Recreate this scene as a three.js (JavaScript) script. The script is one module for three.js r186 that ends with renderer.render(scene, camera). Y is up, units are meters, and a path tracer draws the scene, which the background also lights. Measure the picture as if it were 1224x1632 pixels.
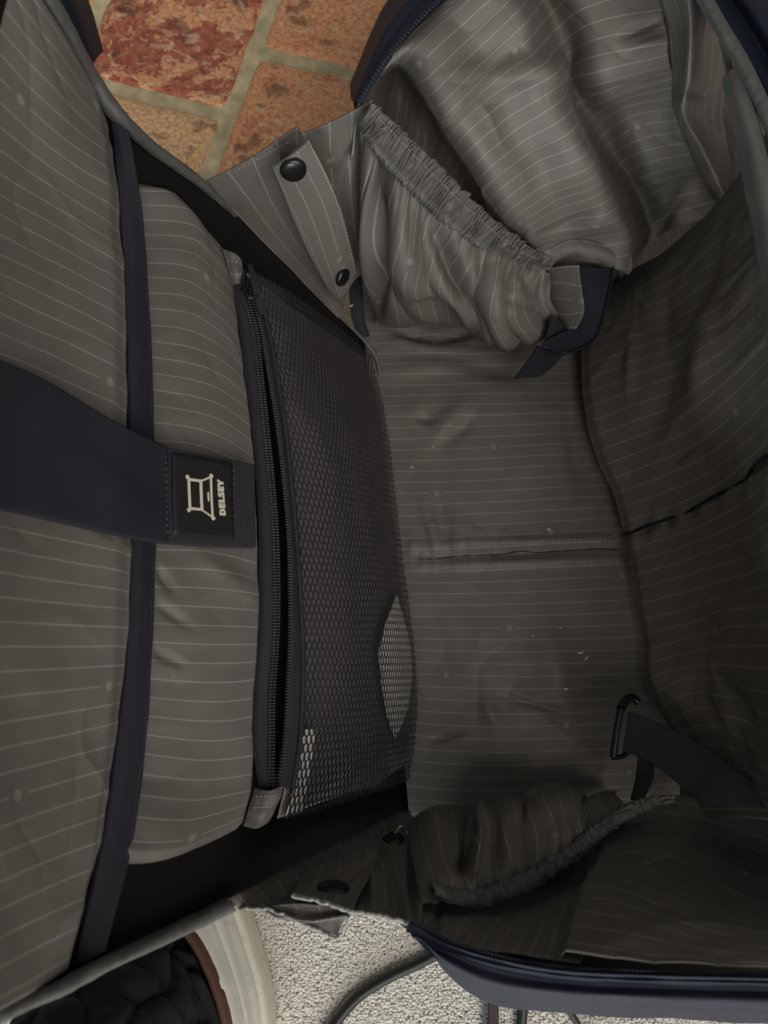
import * as THREE from 'three';
import { ImprovedNoise } from 'three/addons/math/ImprovedNoise.js';
import { mergeGeometries } from 'three/addons/utils/BufferGeometryUtils.js';
import { RectAreaLightUniformsLib } from 'three/addons/lights/RectAreaLightUniformsLib.js';
RectAreaLightUniformsLib.init();

// ------------------------------------------------------------------ camera, light, exposure
const scene = new THREE.Scene();
const TILT = 13 * Math.PI / 180, CT = Math.cos(TILT), ST = Math.sin(TILT), F = 1226, CAM_H = 0.67;
const camera = new THREE.PerspectiveCamera(67.3, 0.75, 0.02, 40);
camera.position.set(0, CAM_H, 0);
camera.up.set(0, 0, -1);
camera.lookAt(0, CAM_H - CT, -ST);
camera.focus = 0.54; camera.userData.fStop = 8;
scene.background = new THREE.Color().setRGB(0.16, 0.158, 0.151);     // dim room all round
const renderer = new THREE.WebGLRenderer({ antialias: true });
renderer.toneMapping = THREE.LinearToneMapping;
renderer.toneMappingExposure = 1.18;
renderer.shadowMap.enabled = true;
const windowLight = new THREE.RectAreaLight(new THREE.Color().setRGB(0.93, 0.98, 1.0), 13, 1.1, 0.7);   // daylight window beyond the bottom of the picture
windowLight.position.set(-0.3, 0.62, 2.2);
windowLight.lookAt(0.0, 0.1, -0.1);
scene.add(windowLight);
const roomLight = new THREE.RectAreaLight(new THREE.Color().setRGB(1.0, 0.95, 0.89), 3.3, 1.8, 1.5);      // pale ceiling over the near part of the room
roomLight.position.set(0.85, 1.8, 1.2); roomLight.lookAt(-0.05, 0, -0.1);
scene.add(roomLight);

// ------------------------------------------------------------------ helpers
let seed = 7;
const rnd = () => { seed = (seed * 1664525 + 1013904223) >>> 0; return seed / 4294967296; };
const pn = new ImprovedNoise();
const noise = (x, y = 0, z = 0) => pn.noise(x + 31.7, y + 17.3, z + 5.1);
const fbm = (x, y, z = 0, o = 4) => { let s = 0, a = 0.5; for (let i = 0; i < o; i++) { s += a * noise(x, y, z + i * 9.1); x *= 2.03; y *= 2.03; z *= 2.03; a *= 0.5; } return s; };
const clamp = (x, a = 0, b = 1) => Math.min(b, Math.max(a, x));
const sstep = (a, b, x) => { const t = clamp((x - a) / (b - a)); return t * t * (3 - 2 * t); };
const lerp = (a, b, t) => a + (b - a) * t;
const V3 = (x, y, z) => new THREE.Vector3(x, y, z);
// a place at height h (mm above the tiles) seen along the ray through (x, y) of the 1224 x 1632 photograph
function P(x, y, h) {
  const u = (x - 612) / F, v = (y - 816) / F, t = (CAM_H - h / 1000) / (CT + v * ST);
  return V3(u * t, h / 1000, t * (-ST + v * CT));
}
const W = (x, h, z) => V3(x / 1000, h / 1000, z / 1000);
function proj(p) {
  const y = p.y - CAM_H, d = -y * CT - p.z * ST;
  return [612 + F * p.x / d, 816 + F * (-y * ST + p.z * CT) / d];
}
function cr(p0, p1, p2, p3, t) {
  const f = (a, b, c, d) => 0.5 * (2 * b + (c - a) * t + (2 * a - 5 * b + 4 * c - d) * t * t + (3 * b - a - 3 * c + d) * t * t * t);
  return V3(f(p0.x, p1.x, p2.x, p3.x), f(p0.y, p1.y, p2.y, p3.y), f(p0.z, p1.z, p2.z, p3.z));
}
function along(pts, s) {
  const n = pts.length - 1, k = Math.min(n - 1, Math.floor(s * n)), t = s * n - k;
  const a = pts[k], b = pts[k + 1];
  return cr(k ? pts[k - 1] : a.clone().multiplyScalar(2).sub(b), a, b, k + 2 <= n ? pts[k + 2] : b.clone().multiplyScalar(2).sub(a), t);
}
const straight = (pts, s) => { const n = pts.length - 1, k = Math.min(n - 1, Math.floor(s * n)); return pts[k].clone().lerp(pts[k + 1], s * n - k); };
const toV = (q) => (q.isVector3 ? q : P(q[0], q[1], q[2]));
// a sheet of cloth: rows of control places, splined both ways, displaced along its normal and given thickness
function sheet(ctrl, o = {}) {
  const rows = ctrl.map((r) => r.map(toV)), nu = o.nu ?? 80, nv = o.nv ?? 80, w = nu + 1, thick = o.thick ?? 0.0012;
  const path = o.linear ? straight : along, mid = rows.map((r) => Array.from({ length: w }, (_, i) => path(r, i / nu)));
  const G = [];
  for (let j = 0; j <= nv; j++) for (let i = 0; i <= nu; i++) G.push(path(mid.map((m) => m[i]), j / nv));
  const at = (i, j) => G[clamp(j, 0, nv) * w + clamp(i, 0, nu)];
  const N = [], TU = [], TV = []; let facing = 0;
  const cam = V3(0, CAM_H, 0);
  for (let j = 0; j <= nv; j++) for (let i = 0; i <= nu; i++) {
    const du = at(i + 1, j).clone().sub(at(i - 1, j)), dv = at(i, j + 1).clone().sub(at(i, j - 1));
    const n = du.clone().cross(dv).normalize();
    N.push(n); TU.push(du.normalize()); TV.push(dv.normalize());
    facing += n.dot(cam.clone().sub(at(i, j)).normalize());
  }
  const flip = (o.flip ? -1 : 1) * (facing < 0 ? -1 : 1);
  const A = [0], B = [0];
  for (let i = 1; i <= nu; i++) { let d = 0; for (let j = 0; j <= nv; j += 4) d += at(i, j).distanceTo(at(i - 1, j)); A.push(A[i - 1] + d / (Math.floor(nv / 4) + 1)); }
  for (let j = 1; j <= nv; j++) { let d = 0; for (let i = 0; i <= nu; i += 4) d += at(i, j).distanceTo(at(i, j - 1)); B.push(B[j - 1] + d / (Math.floor(nu / 4) + 1)); }
  const pos = [], uv = [], top = [];
  const [u0, v0] = o.uv0 ?? [0, 0], vs = o.vs ?? 1;
  for (let j = 0; j <= nv; j++) for (let i = 0; i <= nu; i++) {
    const k = j * w + i, s = i / nu, t = j / nv, q = G[k].clone(), n = N[k].multiplyScalar(flip);
    const pp = o.disp || o.slide || o.slideU ? proj(q) : null, e = [s, t, A[i], B[j], pp && pp[0], pp && pp[1]];
    if (o.slide) q.addScaledVector(TV[k], o.slide(...e));
    if (o.slideU) q.addScaledVector(TU[k], o.slideU(...e));
    if (o.disp) q.addScaledVector(n, o.disp(...e));
    top.push(q); pos.push(q.x, q.y, q.z);
    uv.push(...(o.stripes === 'v' ? [B[j] + u0, A[i] * vs + v0] : [A[i] + u0, B[j] * vs + v0]));
  }
  const C = w * (nv + 1), idx = [];
  for (let j = 0; j < nv; j++) for (let i = 0; i < nu; i++) {
    const a = j * w + i, b = a + 1, c = a + w, d = c + 1;
    if (flip > 0) idx.push(a, b, d, a, d, c); else idx.push(a, d, b, a, c, d);
  }
  if (thick > 0) {
    for (let k = 0; k < C; k++) { pos.push(top[k].x - N[k].x * thick, top[k].y - N[k].y * thick, top[k].z - N[k].z * thick); uv.push(uv[2 * k], uv[2 * k + 1]); }
    for (let k = 0, m = idx.length; k < m; k += 3) idx.push(idx[k] + C, idx[k + 2] + C, idx[k + 1] + C);
    const ring = [];
    for (let i = 0; i < nu; i++) ring.push(i);
    for (let j = 0; j < nv; j++) ring.push(j * w + nu);
    for (let i = nu; i > 0; i--) ring.push(nv * w + i);
    for (let j = nv; j > 0; j--) ring.push(j * w);
    ring.forEach((a, k) => { const b = ring[(k + 1) % ring.length]; if (flip > 0) idx.push(a, a + C, b, b, a + C, b + C); else idx.push(a, b, a + C, b, b + C, a + C); });
  }
  const g = new THREE.BufferGeometry();
  g.setAttribute('position', new THREE.Float32BufferAttribute(pos, 3));
  g.setAttribute('uv', new THREE.Float32BufferAttribute(uv, 2));
  g.setIndex(idx); g.computeVertexNormals();
  const na = g.attributes.normal, pr = top.map(proj);
  g.userData = {};
  return {
    geo: g, top, nu, nv,
    find(x, y) {                                             // the place on the sheet nearest to a line of sight
      let best = 1e9, k = 0;
      for (let i = 0; i < C; i++) { const d = (pr[i][0] - x) ** 2 + (pr[i][1] - y) ** 2; if (d < best) { best = d; k = i; } }
      return { p: top[k].clone(), n: V3(na.getX(k), na.getY(k), na.getZ(k)) };
    },
    st(s, t) { const k = Math.round(t * nv) * w + Math.round(s * nu); return { p: top[k].clone(), n: V3(na.getX(k), na.getY(k), na.getZ(k)) }; },
  };
}
const numbered = (() => { const seen = {}; return (n) => { const k = seen[n] = (seen[n] ?? -1) + 1; return k ? n + '_' + String(k).padStart(3, '0') : n; }; })();
function part(name, geo, mat, parent, label) {
  const m = new THREE.Mesh(geo, mat); m.name = parent === scene ? numbered(name) : name; m.castShadow = m.receiveShadow = true;
  if (label) m.userData.label = label;
  parent.add(m); return m;
}
function thing(name, label, category, group) {
  const g = new THREE.Group(); g.name = numbered(name); g.userData = { label, category }; if (group) g.userData.group = group; scene.add(g); return g;
}
function poly(pts, step) {                                   // points every `step` along a polyline of pixels
  const out = [];
  for (let i = 0; i + 1 < pts.length; i++) {
    const [a, b] = [pts[i], pts[i + 1]], L = Math.hypot(b[0] - a[0], b[1] - a[1]), n = Math.max(1, Math.round(L / step));
    for (let k = 0; k < n; k++) out.push([lerp(a[0], b[0], k / n), lerp(a[1], b[1], k / n)]);
  }
  out.push(pts[pts.length - 1]); return out;
}
function frameMatrix(p, dir, n) {                            // x along dir, y along the normal
  const x = dir.clone().normalize(), z = x.clone().cross(n).normalize(), y = z.clone().cross(x).normalize();
  return new THREE.Matrix4().makeBasis(x, y, z).setPosition(p);
}
function stitches(s, pts, mat, parent, { pitch = 6, len = 0.62, r = 0.00032, lift = 0.0002 } = {}) {
  const q = poly(pts, pitch).map(([x, y]) => s.find(x, y)), gs = [];
  for (let i = 0; i + 1 < q.length; i++) {
    const d = q[i + 1].p.clone().sub(q[i].p), L = d.length(); if (L < 1e-4 || L > 0.012) continue;
    const g = new THREE.SphereGeometry(1, 6, 4); g.scale(L * len * 0.5, r, r * 1.2);
    g.applyMatrix4(frameMatrix(q[i].p.clone().addScaledVector(d, 0.5).addScaledVector(q[i].n, lift + (rnd() - 0.5) * 0.0001), d.applyAxisAngle(q[i].n, (rnd() - 0.5) * 0.25), q[i].n)); gs.push(g);
  }
  const m = part('stitching', mergeGeometries(gs), mat, parent); m.userData.kind = 'stuff'; return m;
}
function segDist(x, y, x0, y0, x1, y1) {
  const dx = x1 - x0, dy = y1 - y0, t = clamp(((x - x0) * dx + (y - y0) * dy) / (dx * dx + dy * dy));
  return [Math.hypot(x - x0 - dx * t, y - y0 - dy * t), t];
}
// a crease: a furrow (depth < 0) or ridge (depth > 0, metres) that fades towards both ends
const crease = (x, y, x0, y0, x1, y1, width, depth) => { const [d, t] = segDist(x, y, x0, y0, x1, y1); return depth * Math.exp(-d * d / (width * width)) * Math.sin(Math.PI * clamp(0.08 + 0.84 * t)); };
const fold1 = (x) => { const f = x - Math.floor(x); return Math.pow(Math.sin(Math.PI * f), 0.55); };   // rounded folds with sharp valleys
function tube(pts, r, o = {}) { return new THREE.TubeGeometry(new THREE.CatmullRomCurve3(pts.map(toV)), o.n ?? 80, r, o.k ?? 12, false); }

// ------------------------------------------------------------------ textures and materials
function dataTex(w, h, fn, srgb, repeat) {
  const d = new Uint8Array(w * h * 4);
  for (let y = 0; y < h; y++) for (let x = 0; x < w; x++) { const c = fn(x, y), k = (y * w + x) * 4; d[k] = clamp(c[0], 0, 255); d[k + 1] = clamp(c[1], 0, 255); d[k + 2] = clamp(c[2], 0, 255); d[k + 3] = 255; }
  const t = new THREE.DataTexture(d, w, h); t.magFilter = t.minFilter = THREE.LinearFilter; t.wrapS = t.wrapT = THREE.RepeatWrapping;
  if (srgb) t.colorSpace = THREE.SRGBColorSpace;
  if (repeat) t.repeat.set(...repeat);
  t.needsUpdate = true; return t;
}
const PITCH = 0.012, TW = 0.2, TH2 = PITCH * 16;
const perN = Array.from({ length: 4096 }, () => rnd());
function pinTex(base, line, strength) {
  const n = 2048, dots = [[0.03, 2], [0.13, 6], [0.075, 10], [0.175, 14]];
  return dataTex(n, n, (x, y) => {
    const u = x / n * TW, v = y / n * TH2, row = Math.round(v / PITCH - 0.5), dv = v - (row + 0.5) * PITCH, rr = ((row % 16) + 16) % 16;
    let k = sstep(0.00055, 0.0003, Math.abs(dv)) * (0.82 + 0.3 * (perN[(x * 7 + rr * 131) & 4095] - 0.5));
    for (const [du, dr] of dots) if (dr === rr) {
      const d = Math.hypot(u - du, dv * 0.85);
      if (d < 0.0075) k *= sstep(0.0058, 0.0066, d);
      k = Math.max(k, 0.62 * sstep(0.0026, 0.0021, d));
    }
    const weave = 1 + 0.05 * fbm(x / 170, y / 170, 12, 3) + 0.035 * (perN[(x * 13 + y * 57) & 4095] - 0.5) + 0.03 * (perN[(y * 3 + 11) & 4095] - 0.5);
    return base.map((b, i) => lerp(b * weave, line[i], k * strength));
  }, true, [1 / TW, 1 / TH2]);
}
const tPin = pinTex([105, 100, 95], [152, 148, 140], 0.8);
const mLining = new THREE.MeshPhysicalMaterial({ map: tPin, roughness: 0.5, specularIntensity: 0.55, sheen: 0.2, sheenRoughness: 0.5, sheenColor: new THREE.Color(0.35, 0.34, 0.33), side: THREE.DoubleSide, name: 'pinstripe_lining' });
const mLiningPlain = new THREE.MeshPhysicalMaterial({ color: new THREE.Color().setRGB(0.115, 0.109, 0.1), roughness: 0.5, sheen: 0.2, sheenColor: new THREE.Color(0.3, 0.3, 0.3), side: THREE.DoubleSide, name: 'plain_lining' });
const tRib = dataTex(64, 64, (x, y) => { const v = 128 + 110 * Math.sin(y / 64 * Math.PI * 2 * 4); return [v, v, v]; }, false, [1 / 0.006, 1 / 0.006]);
const tTwill = dataTex(256, 256, (x, y) => { const v = 128 + 70 * Math.sin((x + y) / 256 * Math.PI * 2 * 10) + 60 * (perN[(x * 31 + y * 17) & 4095] - 0.5); return [v, v, v]; }, false, [1 / 0.011, 1 / 0.011]);
const tHerring = dataTex(256, 256, (x, y) => { const z = Math.abs((x / 256) - 0.5) * 2; const v = 128 + 100 * Math.sin((y / 256 * 12 + z * 2.2) * Math.PI * 2); return [v, v, v]; }, false, [1 / 0.009, 1 / 0.02]);
const navy = new THREE.Color().setRGB(0.0165, 0.0185, 0.031);
const mNavy = new THREE.MeshPhysicalMaterial({ color: navy, roughness: 0.7, bumpMap: tTwill, bumpScale: 0.0006, sheen: 0.3, sheenRoughness: 0.6, sheenColor: new THREE.Color(0.05, 0.055, 0.08), side: THREE.DoubleSide, name: 'navy_webbing' });
const mRib = new THREE.MeshPhysicalMaterial({ color: new THREE.Color().setRGB(0.026, 0.024, 0.034), roughness: 0.7, bumpMap: tRib, bumpScale: 0.0006, side: THREE.DoubleSide, name: 'navy_ribbed_webbing' });
const mTape = new THREE.MeshPhysicalMaterial({ color: new THREE.Color().setRGB(0.018, 0.019, 0.028), roughness: 0.75, bumpMap: tHerring, bumpScale: 0.0004, side: THREE.DoubleSide, name: 'zip_tape' });
const mShell = new THREE.MeshPhysicalMaterial({ color: new THREE.Color().setRGB(0.010, 0.0145, 0.028), roughness: 0.55, bumpMap: tTwill, bumpScale: 0.0002, specularIntensity: 0.6, sheen: 0.1, sheenColor: new THREE.Color(0.04, 0.05, 0.09), side: THREE.DoubleSide, name: 'navy_shell' });
const mTeeth = new THREE.MeshPhysicalMaterial({ color: new THREE.Color().setRGB(0.03, 0.031, 0.04), roughness: 0.35, name: 'zip_teeth' });
const mBlack = new THREE.MeshPhysicalMaterial({ color: new THREE.Color().setRGB(0.011, 0.0105, 0.0105), roughness: 1, specularIntensity: 0.25, side: THREE.DoubleSide, name: 'black_backing' });
const mWeb = new THREE.MeshPhysicalMaterial({ color: new THREE.Color().setRGB(0.012, 0.013, 0.017), roughness: 0.8, bumpMap: tTwill, bumpScale: 0.0003, side: THREE.DoubleSide, name: 'black_webbing' });
const mPlastic = new THREE.MeshPhysicalMaterial({ color: new THREE.Color().setRGB(0.008, 0.008, 0.009), roughness: 0.28, name: 'black_plastic' });
const mThread = new THREE.MeshPhysicalMaterial({ color: new THREE.Color().setRGB(0.32, 0.3, 0.27), roughness: 0.6, name: 'grey_thread' });
const mThreadDark = new THREE.MeshPhysicalMaterial({ color: new THREE.Color().setRGB(0.06, 0.06, 0.075), roughness: 0.6, name: 'navy_thread' });
const mThreadBlack = new THREE.MeshPhysicalMaterial({ color: new THREE.Color().setRGB(0.004, 0.004, 0.004), roughness: 0.6, name: 'black_thread' });
const mBind = new THREE.MeshPhysicalMaterial({ color: new THREE.Color().setRGB(0.085, 0.086, 0.08), roughness: 0.55, sheen: 0.2, sheenColor: new THREE.Color(0.4, 0.4, 0.4), side: THREE.DoubleSide, name: 'grey_binding' });
const mPaper = new THREE.MeshStandardMaterial({ color: new THREE.Color().setRGB(0.88, 0.86, 0.78), roughness: 0.8, side: THREE.DoubleSide, name: 'white_paper' });
const HX = 0.0040, HY = 0.0100;                               // mesh fabric cell: two staggered holes in HX x HY
const tHole = dataTex(128, 256, (x, y) => {
  let d = 9; const u = x / 128, v = y / 256;
  for (const [cx, cy] of [[0, 0], [1, 0], [0, 1], [1, 1], [0.5, 0.5]]) {
    const ax = Math.abs(u - cx) / 0.385, ay = Math.abs(v - cy) / 0.262;
    d = Math.min(d, Math.max(ax, ax * 0.55 + ay * 0.8));
  }
  const k = 255 * sstep(0.88, 1.0, d); return [k, k, k];
}, false, [1 / HX, 1 / HY]);
const mMesh = new THREE.MeshPhysicalMaterial({ color: new THREE.Color().setRGB(0.04, 0.036, 0.041), roughness: 0.42, alphaMap: tHole, alphaTest: 0.5, bumpMap: tHole, bumpScale: 0.0006, side: THREE.DoubleSide, name: 'mesh_fabric' });
const mMesh2 = mMesh.clone(); mMesh2.color.setRGB(0.12, 0.108, 0.114); mMesh2.name = 'inner_mesh_fabric';
const mMeshBack = new THREE.MeshPhysicalMaterial({ color: new THREE.Color().setRGB(0.3, 0.27, 0.27), roughness: 0.7, side: THREE.DoubleSide, name: 'pocket_back' });

// ------------------------------------------------------------------ setting: terracotta tiles and carpet
{
  const floor = new THREE.Group(); floor.name = 'tile_floor'; floor.userData.kind = 'structure'; scene.add(floor);
  const O = P(404, 78, 0), d1 = P(325, 282, 0).sub(P(431, 0, 0)).normalize(), d2 = V3(-d1.z, 0, d1.x); if (d2.x < 0) d2.negate();
  const Wd = Math.abs(P(146, 32, 0).sub(O).dot(d2)), offL = P(372, 184, 0).sub(O).dot(d1), J = 0.0135;
  const shades = [[[240, 168, 116], [172, 84, 62], 0.1], [[250, 192, 136], [238, 164, 106], -0.3], [[242, 166, 112], [222, 136, 92], -0.2]];
  const mats = shades.map(([a, b, bias], k) => {
    const H = new Float32Array(1024 * 1024);
    const map = dataTex(1024, 1024, (x, y) => {
      const u = x / 1024 * 5, v = y / 1024 * 5, wv = fbm(u * 1.3, v * 1.3, k * 7 + 3) * 1.4;
      const m = fbm(u * 1.1 + wv, v * 1.1 - wv, k * 11, 6) + bias, red = sstep(-0.02, 0.05, m + 0.25 * fbm(u * 7, v * 7, k + 9, 3)) * (0.65 + 0.35 * sstep(-0.1, 0.2, fbm(u * 3, v * 3, k + 50, 3))), fine = fbm(u * 9, v * 9, k * 5 + 40, 3);
      const sc = sstep(0.13, 0.26, fbm(u * 3.2 + wv, v * 4.5, k * 3 + 80, 5)), sp = sstep(0.30, 0.40, fbm(u * 13, v * 13, k + 60, 3)), dk = sstep(0.16, 0.3, fbm(u * 0.9, v * 0.9, k + 20, 3));
      H[y * 1024 + x] = 0.5 + 0.25 * fine - 0.22 * red + 0.3 * sc + 0.4 * sp;
      return a.map((c, i) => { let q = lerp(c * (1 + 0.5 * fine), b[i] * (1 + 0.45 * fine), red); q = lerp(q, q * 0.72, dk); q = lerp(q, [244, 212, 180][i], sc * 0.6); return lerp(q, [238, 218, 190][i], sp * 0.8); });
    }, true);
    const bump = dataTex(1024, 1024, (x, y) => { const v = 255 * H[y * 1024 + x]; return [v, v, v]; }, false);
    return new THREE.MeshPhysicalMaterial({ map, bumpMap: bump, bumpScale: 0.0012, roughness: 0.42, clearcoat: 0.8, clearcoatRoughness: 0.16, name: 'terracotta' });
  });
  const tileGeo = (sd) => {
    const n = 40, pos = [], uv = [], idx = [], half = (Wd - J) / 2, w = n + 1;
    for (let j = 0; j <= n; j++) for (let i = 0; i <= n; i++) {
      const ramp = (q) => { const t = q / n * 2 - 1; return Math.sign(t) * (1 - Math.pow(1 - Math.abs(t), 1.35)); };
      let a = ramp(i), b = ramp(j);
      const edge = Math.max(Math.abs(a), Math.abs(b)), wob = 1 + 0.016 * noise(a * 3 + sd, b * 3, sd * 3) + 0.012 * noise(a * 9, b * 9 + sd, 4);
      const cornerCut = Math.pow(Math.abs(a * b), 14) * 0.035;
      const ra = a * (1 - cornerCut) * wob, rb = b * (1 - cornerCut) * wob, drop = 0.0045 * Math.pow(edge, 26) + (edge > 0.999 ? 0.006 : 0);
      pos.push(ra * half, -drop + 0.0012 * fbm(a * 2 + sd, b * 2, sd, 4), rb * half);
      uv.push(i / n, j / n);
    }
    for (let j = 0; j < n; j++) for (let i = 0; i < n; i++) { const q = j * w + i; idx.push(q, q + w, q + 1, q + 1, q + w, q + w + 1); }
    const g = new THREE.BufferGeometry(); g.setAttribute('position', new THREE.Float32BufferAttribute(pos, 3)); g.setAttribute('uv', new THREE.Float32BufferAttribute(uv, 2)); g.setIndex(idx); g.computeVertexNormals(); return g;
  };
  const geos = [1.3, 4.7, 9.2, 13.9].map(tileGeo);
  const yaw = Math.atan2(-d2.z, d2.x);
  for (let c = -4; c <= 5; c++) for (let r = -4; r <= 6; r++) {
    const off = (((c % 2) + 2) % 2) ? offL : 0;
    const k = c === -1 && r === -1 ? 0 : c === -1 && r === 0 ? 1 : c === 0 ? 2 : c === -2 ? 0 : Math.floor(rnd() * 3);
    const m = new THREE.Mesh(geos[(c * 3 + r * 5 + 80) % 4], mats[k]); m.name = numbered('tile'); m.receiveShadow = m.castShadow = true;
    m.position.copy(O).addScaledVector(d2, (c + 0.5) * Wd).addScaledVector(d1, (r + 0.5) * Wd + off); m.rotation.y = yaw;
    m.rotation.x = (rnd() - 0.5) * 0.006; floor.add(m);
  }
  const gm = new THREE.MeshStandardMaterial({ roughness: 0.9, name: 'grout', map: dataTex(512, 512, (x, y) => { const f = fbm(x / 30, y / 30, 2), s = sstep(0.36, 0.42, fbm(x / 5, y / 5, 8, 2)); return [212, 195, 156].map((c) => lerp(c * (1 + 0.35 * f), 205, s * 0.6)); }, true, [1 / 0.3, 1 / 0.3]) });
  const gs = sheet([[W(-1200, -3, -1400), W(1200, -3, -1400)], [W(-1200, -3, 1200), W(1200, -3, 1200)]], { nu: 260, nv: 260, thick: 0.02, disp: (s, t, a, b) => 0.0012 * fbm(a * 60, b * 60, 3) });
  part('grout', gs.geo, gm, floor);
}
{
  const carpet = new THREE.Group(); carpet.name = 'carpet'; carpet.userData.kind = 'structure'; scene.add(carpet);
  const tC = dataTex(512, 512, (x, y) => { const v = 190 + 40 * (perN[(x * 17 + y * 29) & 4095] - 0.5) + 60 * fbm(x / 9, y / 9, 1, 2); return [v, v * 0.97, v * 0.9]; }, true, [1 / 0.15, 1 / 0.15]);
  const mC = new THREE.MeshStandardMaterial({ map: tC, roughness: 0.95, side: THREE.DoubleSide, name: 'carpet_backing' });
  const cs = sheet([[W(-700, 7, -40), W(900, 7, -40)], [W(-700, 7, 1200), W(900, 7, 1200)]], { nu: 60, nv: 60, thick: 0.005 });
  part('carpet_backing', cs.geo, mC, carpet);
  const tuft = new THREE.IcosahedronGeometry(1, 1); tuft.scale(0.0015, 0.0012, 0.0011);
  const mT = new THREE.MeshStandardMaterial({ color: 0xffffff, roughness: 0.95, name: 'loop_pile' });
  const sp = 0.0018, x0 = -0.22, x1 = 0.36, z0 = 0.02, z1 = 0.36, nx = Math.floor((x1 - x0) / sp), nz = Math.floor((z1 - z0) / sp);
  const im = new THREE.InstancedMesh(tuft, mT, nx * nz), M = new THREE.Matrix4(), Q = new THREE.Quaternion(), E = new THREE.Euler(), c = new THREE.Color();
  let k = 0;
  for (let i = 0; i < nx; i++) for (let j = 0; j < nz; j++) {
    const s = 0.8 + rnd() * 0.5;
    E.set((rnd() - 0.5) * 0.9, rnd() * 6.3, (rnd() - 0.5) * 0.9);
    M.compose(V3(x0 + (i + (j & 1) * 0.5 + (rnd() - 0.5) * 0.7) * sp, 0.0076 + rnd() * 0.0010, z0 + (j + (rnd() - 0.5) * 0.7) * sp), Q.setFromEuler(E), V3(s, s, s));
    const v = 0.55 + rnd() * 0.12; c.setRGB(v, v * 0.965, v * 0.86); im.setMatrixAt(k, M); im.setColorAt(k, c); k++;
  }
  im.name = 'carpet_pile'; im.userData.kind = 'stuff'; im.castShadow = im.receiveShadow = true; carpet.add(im);
}
// ------------------------------------------------------------------ the bag
const bag = thing('travel_bag', 'open navy soft travel bag with grey pinstriped lining, mesh pocket and elastic pockets', 'travel bag');
const ridge = (x, y, z) => Math.pow(1 - Math.abs(noise(x, y, z)), 9);                     // thin, sharp, wandering creases
const soft = (a, b, k = 1) => k * (0.0020 * noise(a * 14, b * 14, 1) + 0.0011 * noise(a * 38, b * 38, 7) + 0.0013 * ridge(a * 13, b * 17, 4) * clamp(0.5 + 2 * noise(a * 9, b * 9, 2)) - 0.0009 * ridge(a * 27, b * 22, 11) * clamp(0.3 + 2 * noise(a * 11, b * 8, 20)));

// base lining, at the bottom of the bag
const base = sheet([
  [[560, 400, 22], [680, 395, 20], [800, 395, 20], [920, 395, 20], [1060, 400, 24]],
  [[575, 540, 26], [680, 540, 24], [790, 540, 22], [900, 540, 20], [1060, 540, 24]],
  [[585, 700, 22], [690, 698, 24], [790, 695, 26], [900, 690, 22], [1070, 688, 24]],
  [[600, 880, 22], [700, 880, 24], [800, 876, 24], [920, 870, 22], [1080, 862, 24]],
  [[615, 1040, 22], [710, 1042, 24], [820, 1044, 24], [940, 1042, 22], [1090, 1035, 24]],
  [[615, 1180, 22], [710, 1190, 24], [820, 1192, 24], [940, 1188, 22], [1090, 1180, 24]],
  [[620, 1320, 24], [710, 1325, 22], [820, 1325, 20], [940, 1322, 22], [1090, 1315, 24]],
], {
  nu: 230, nv: 340, uv0: [0.02, 0.03], vs: 1.22, thick: 0.002,
  disp: (s, t, a, b, x, y) => soft(a, b, 0.8) + 0.0022 * noise(a * 9, b * 26, 3)
    + crease(x, y, 655, 665, 695, 672, 9, -0.004) + crease(x, y, 640, 650, 690, 690, 14, 0.003) + crease(x, y, 690, 690, 745, 640, 16, 0.0035) + crease(x, y, 700, 715, 760, 660, 12, -0.003)
    + crease(x, y, 625, 590, 800, 575, 14, 0.004) + crease(x, y, 700, 570, 850, 600, 16, -0.005)
    + crease(x, y, 620, 520, 690, 545, 10, -0.006) + crease(x, y, 690, 545, 770, 520, 10, -0.005) + crease(x, y, 620, 545, 740, 560, 12, 0.005)
    + crease(x, y, 700, 780, 715, 900, 12, -0.003) + crease(x, y, 670, 790, 700, 880, 10, 0.003) + crease(x, y, 905, 640, 925, 780, 14, -0.005)
    + crease(x, y, 655, 889, 1010, 873, 7, -0.004) + crease(x, y, 650, 868, 1000, 858, 7, 0.0028) + crease(x, y, 650, 902, 1000, 890, 7, 0.0022) + 0.0018 * noise(x * 0.07, y * 0.02, 3) * Math.exp(-(((y - 880) / 26) ** 2))
    + crease(x, y, 770, 1110, 790, 1160, 13, 0.005) + crease(x, y, 690, 1180, 740, 1168, 5, -0.003) + crease(x, y, 800, 1110, 900, 1135, 6, -0.003) + crease(x, y, 870, 990, 900, 1130, 22, 0.004) + crease(x, y, 820, 1000, 860, 1120, 20, -0.003) + crease(x, y, 680, 960, 720, 1080, 18, -0.003),
});
const baseM = part('base_lining', base.geo, mLining, bag, 'grey pinstriped lining at the bottom of the bag');
stitches(base, [[662, 878], [720, 869], [830, 866], [985, 855]], mThread, baseM, { pitch: 8, r: 0.00045 });
stitches(base, [[650, 911], [730, 903], [840, 901], [985, 890]], mThread, baseM, { pitch: 8, r: 0.00045 });

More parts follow.
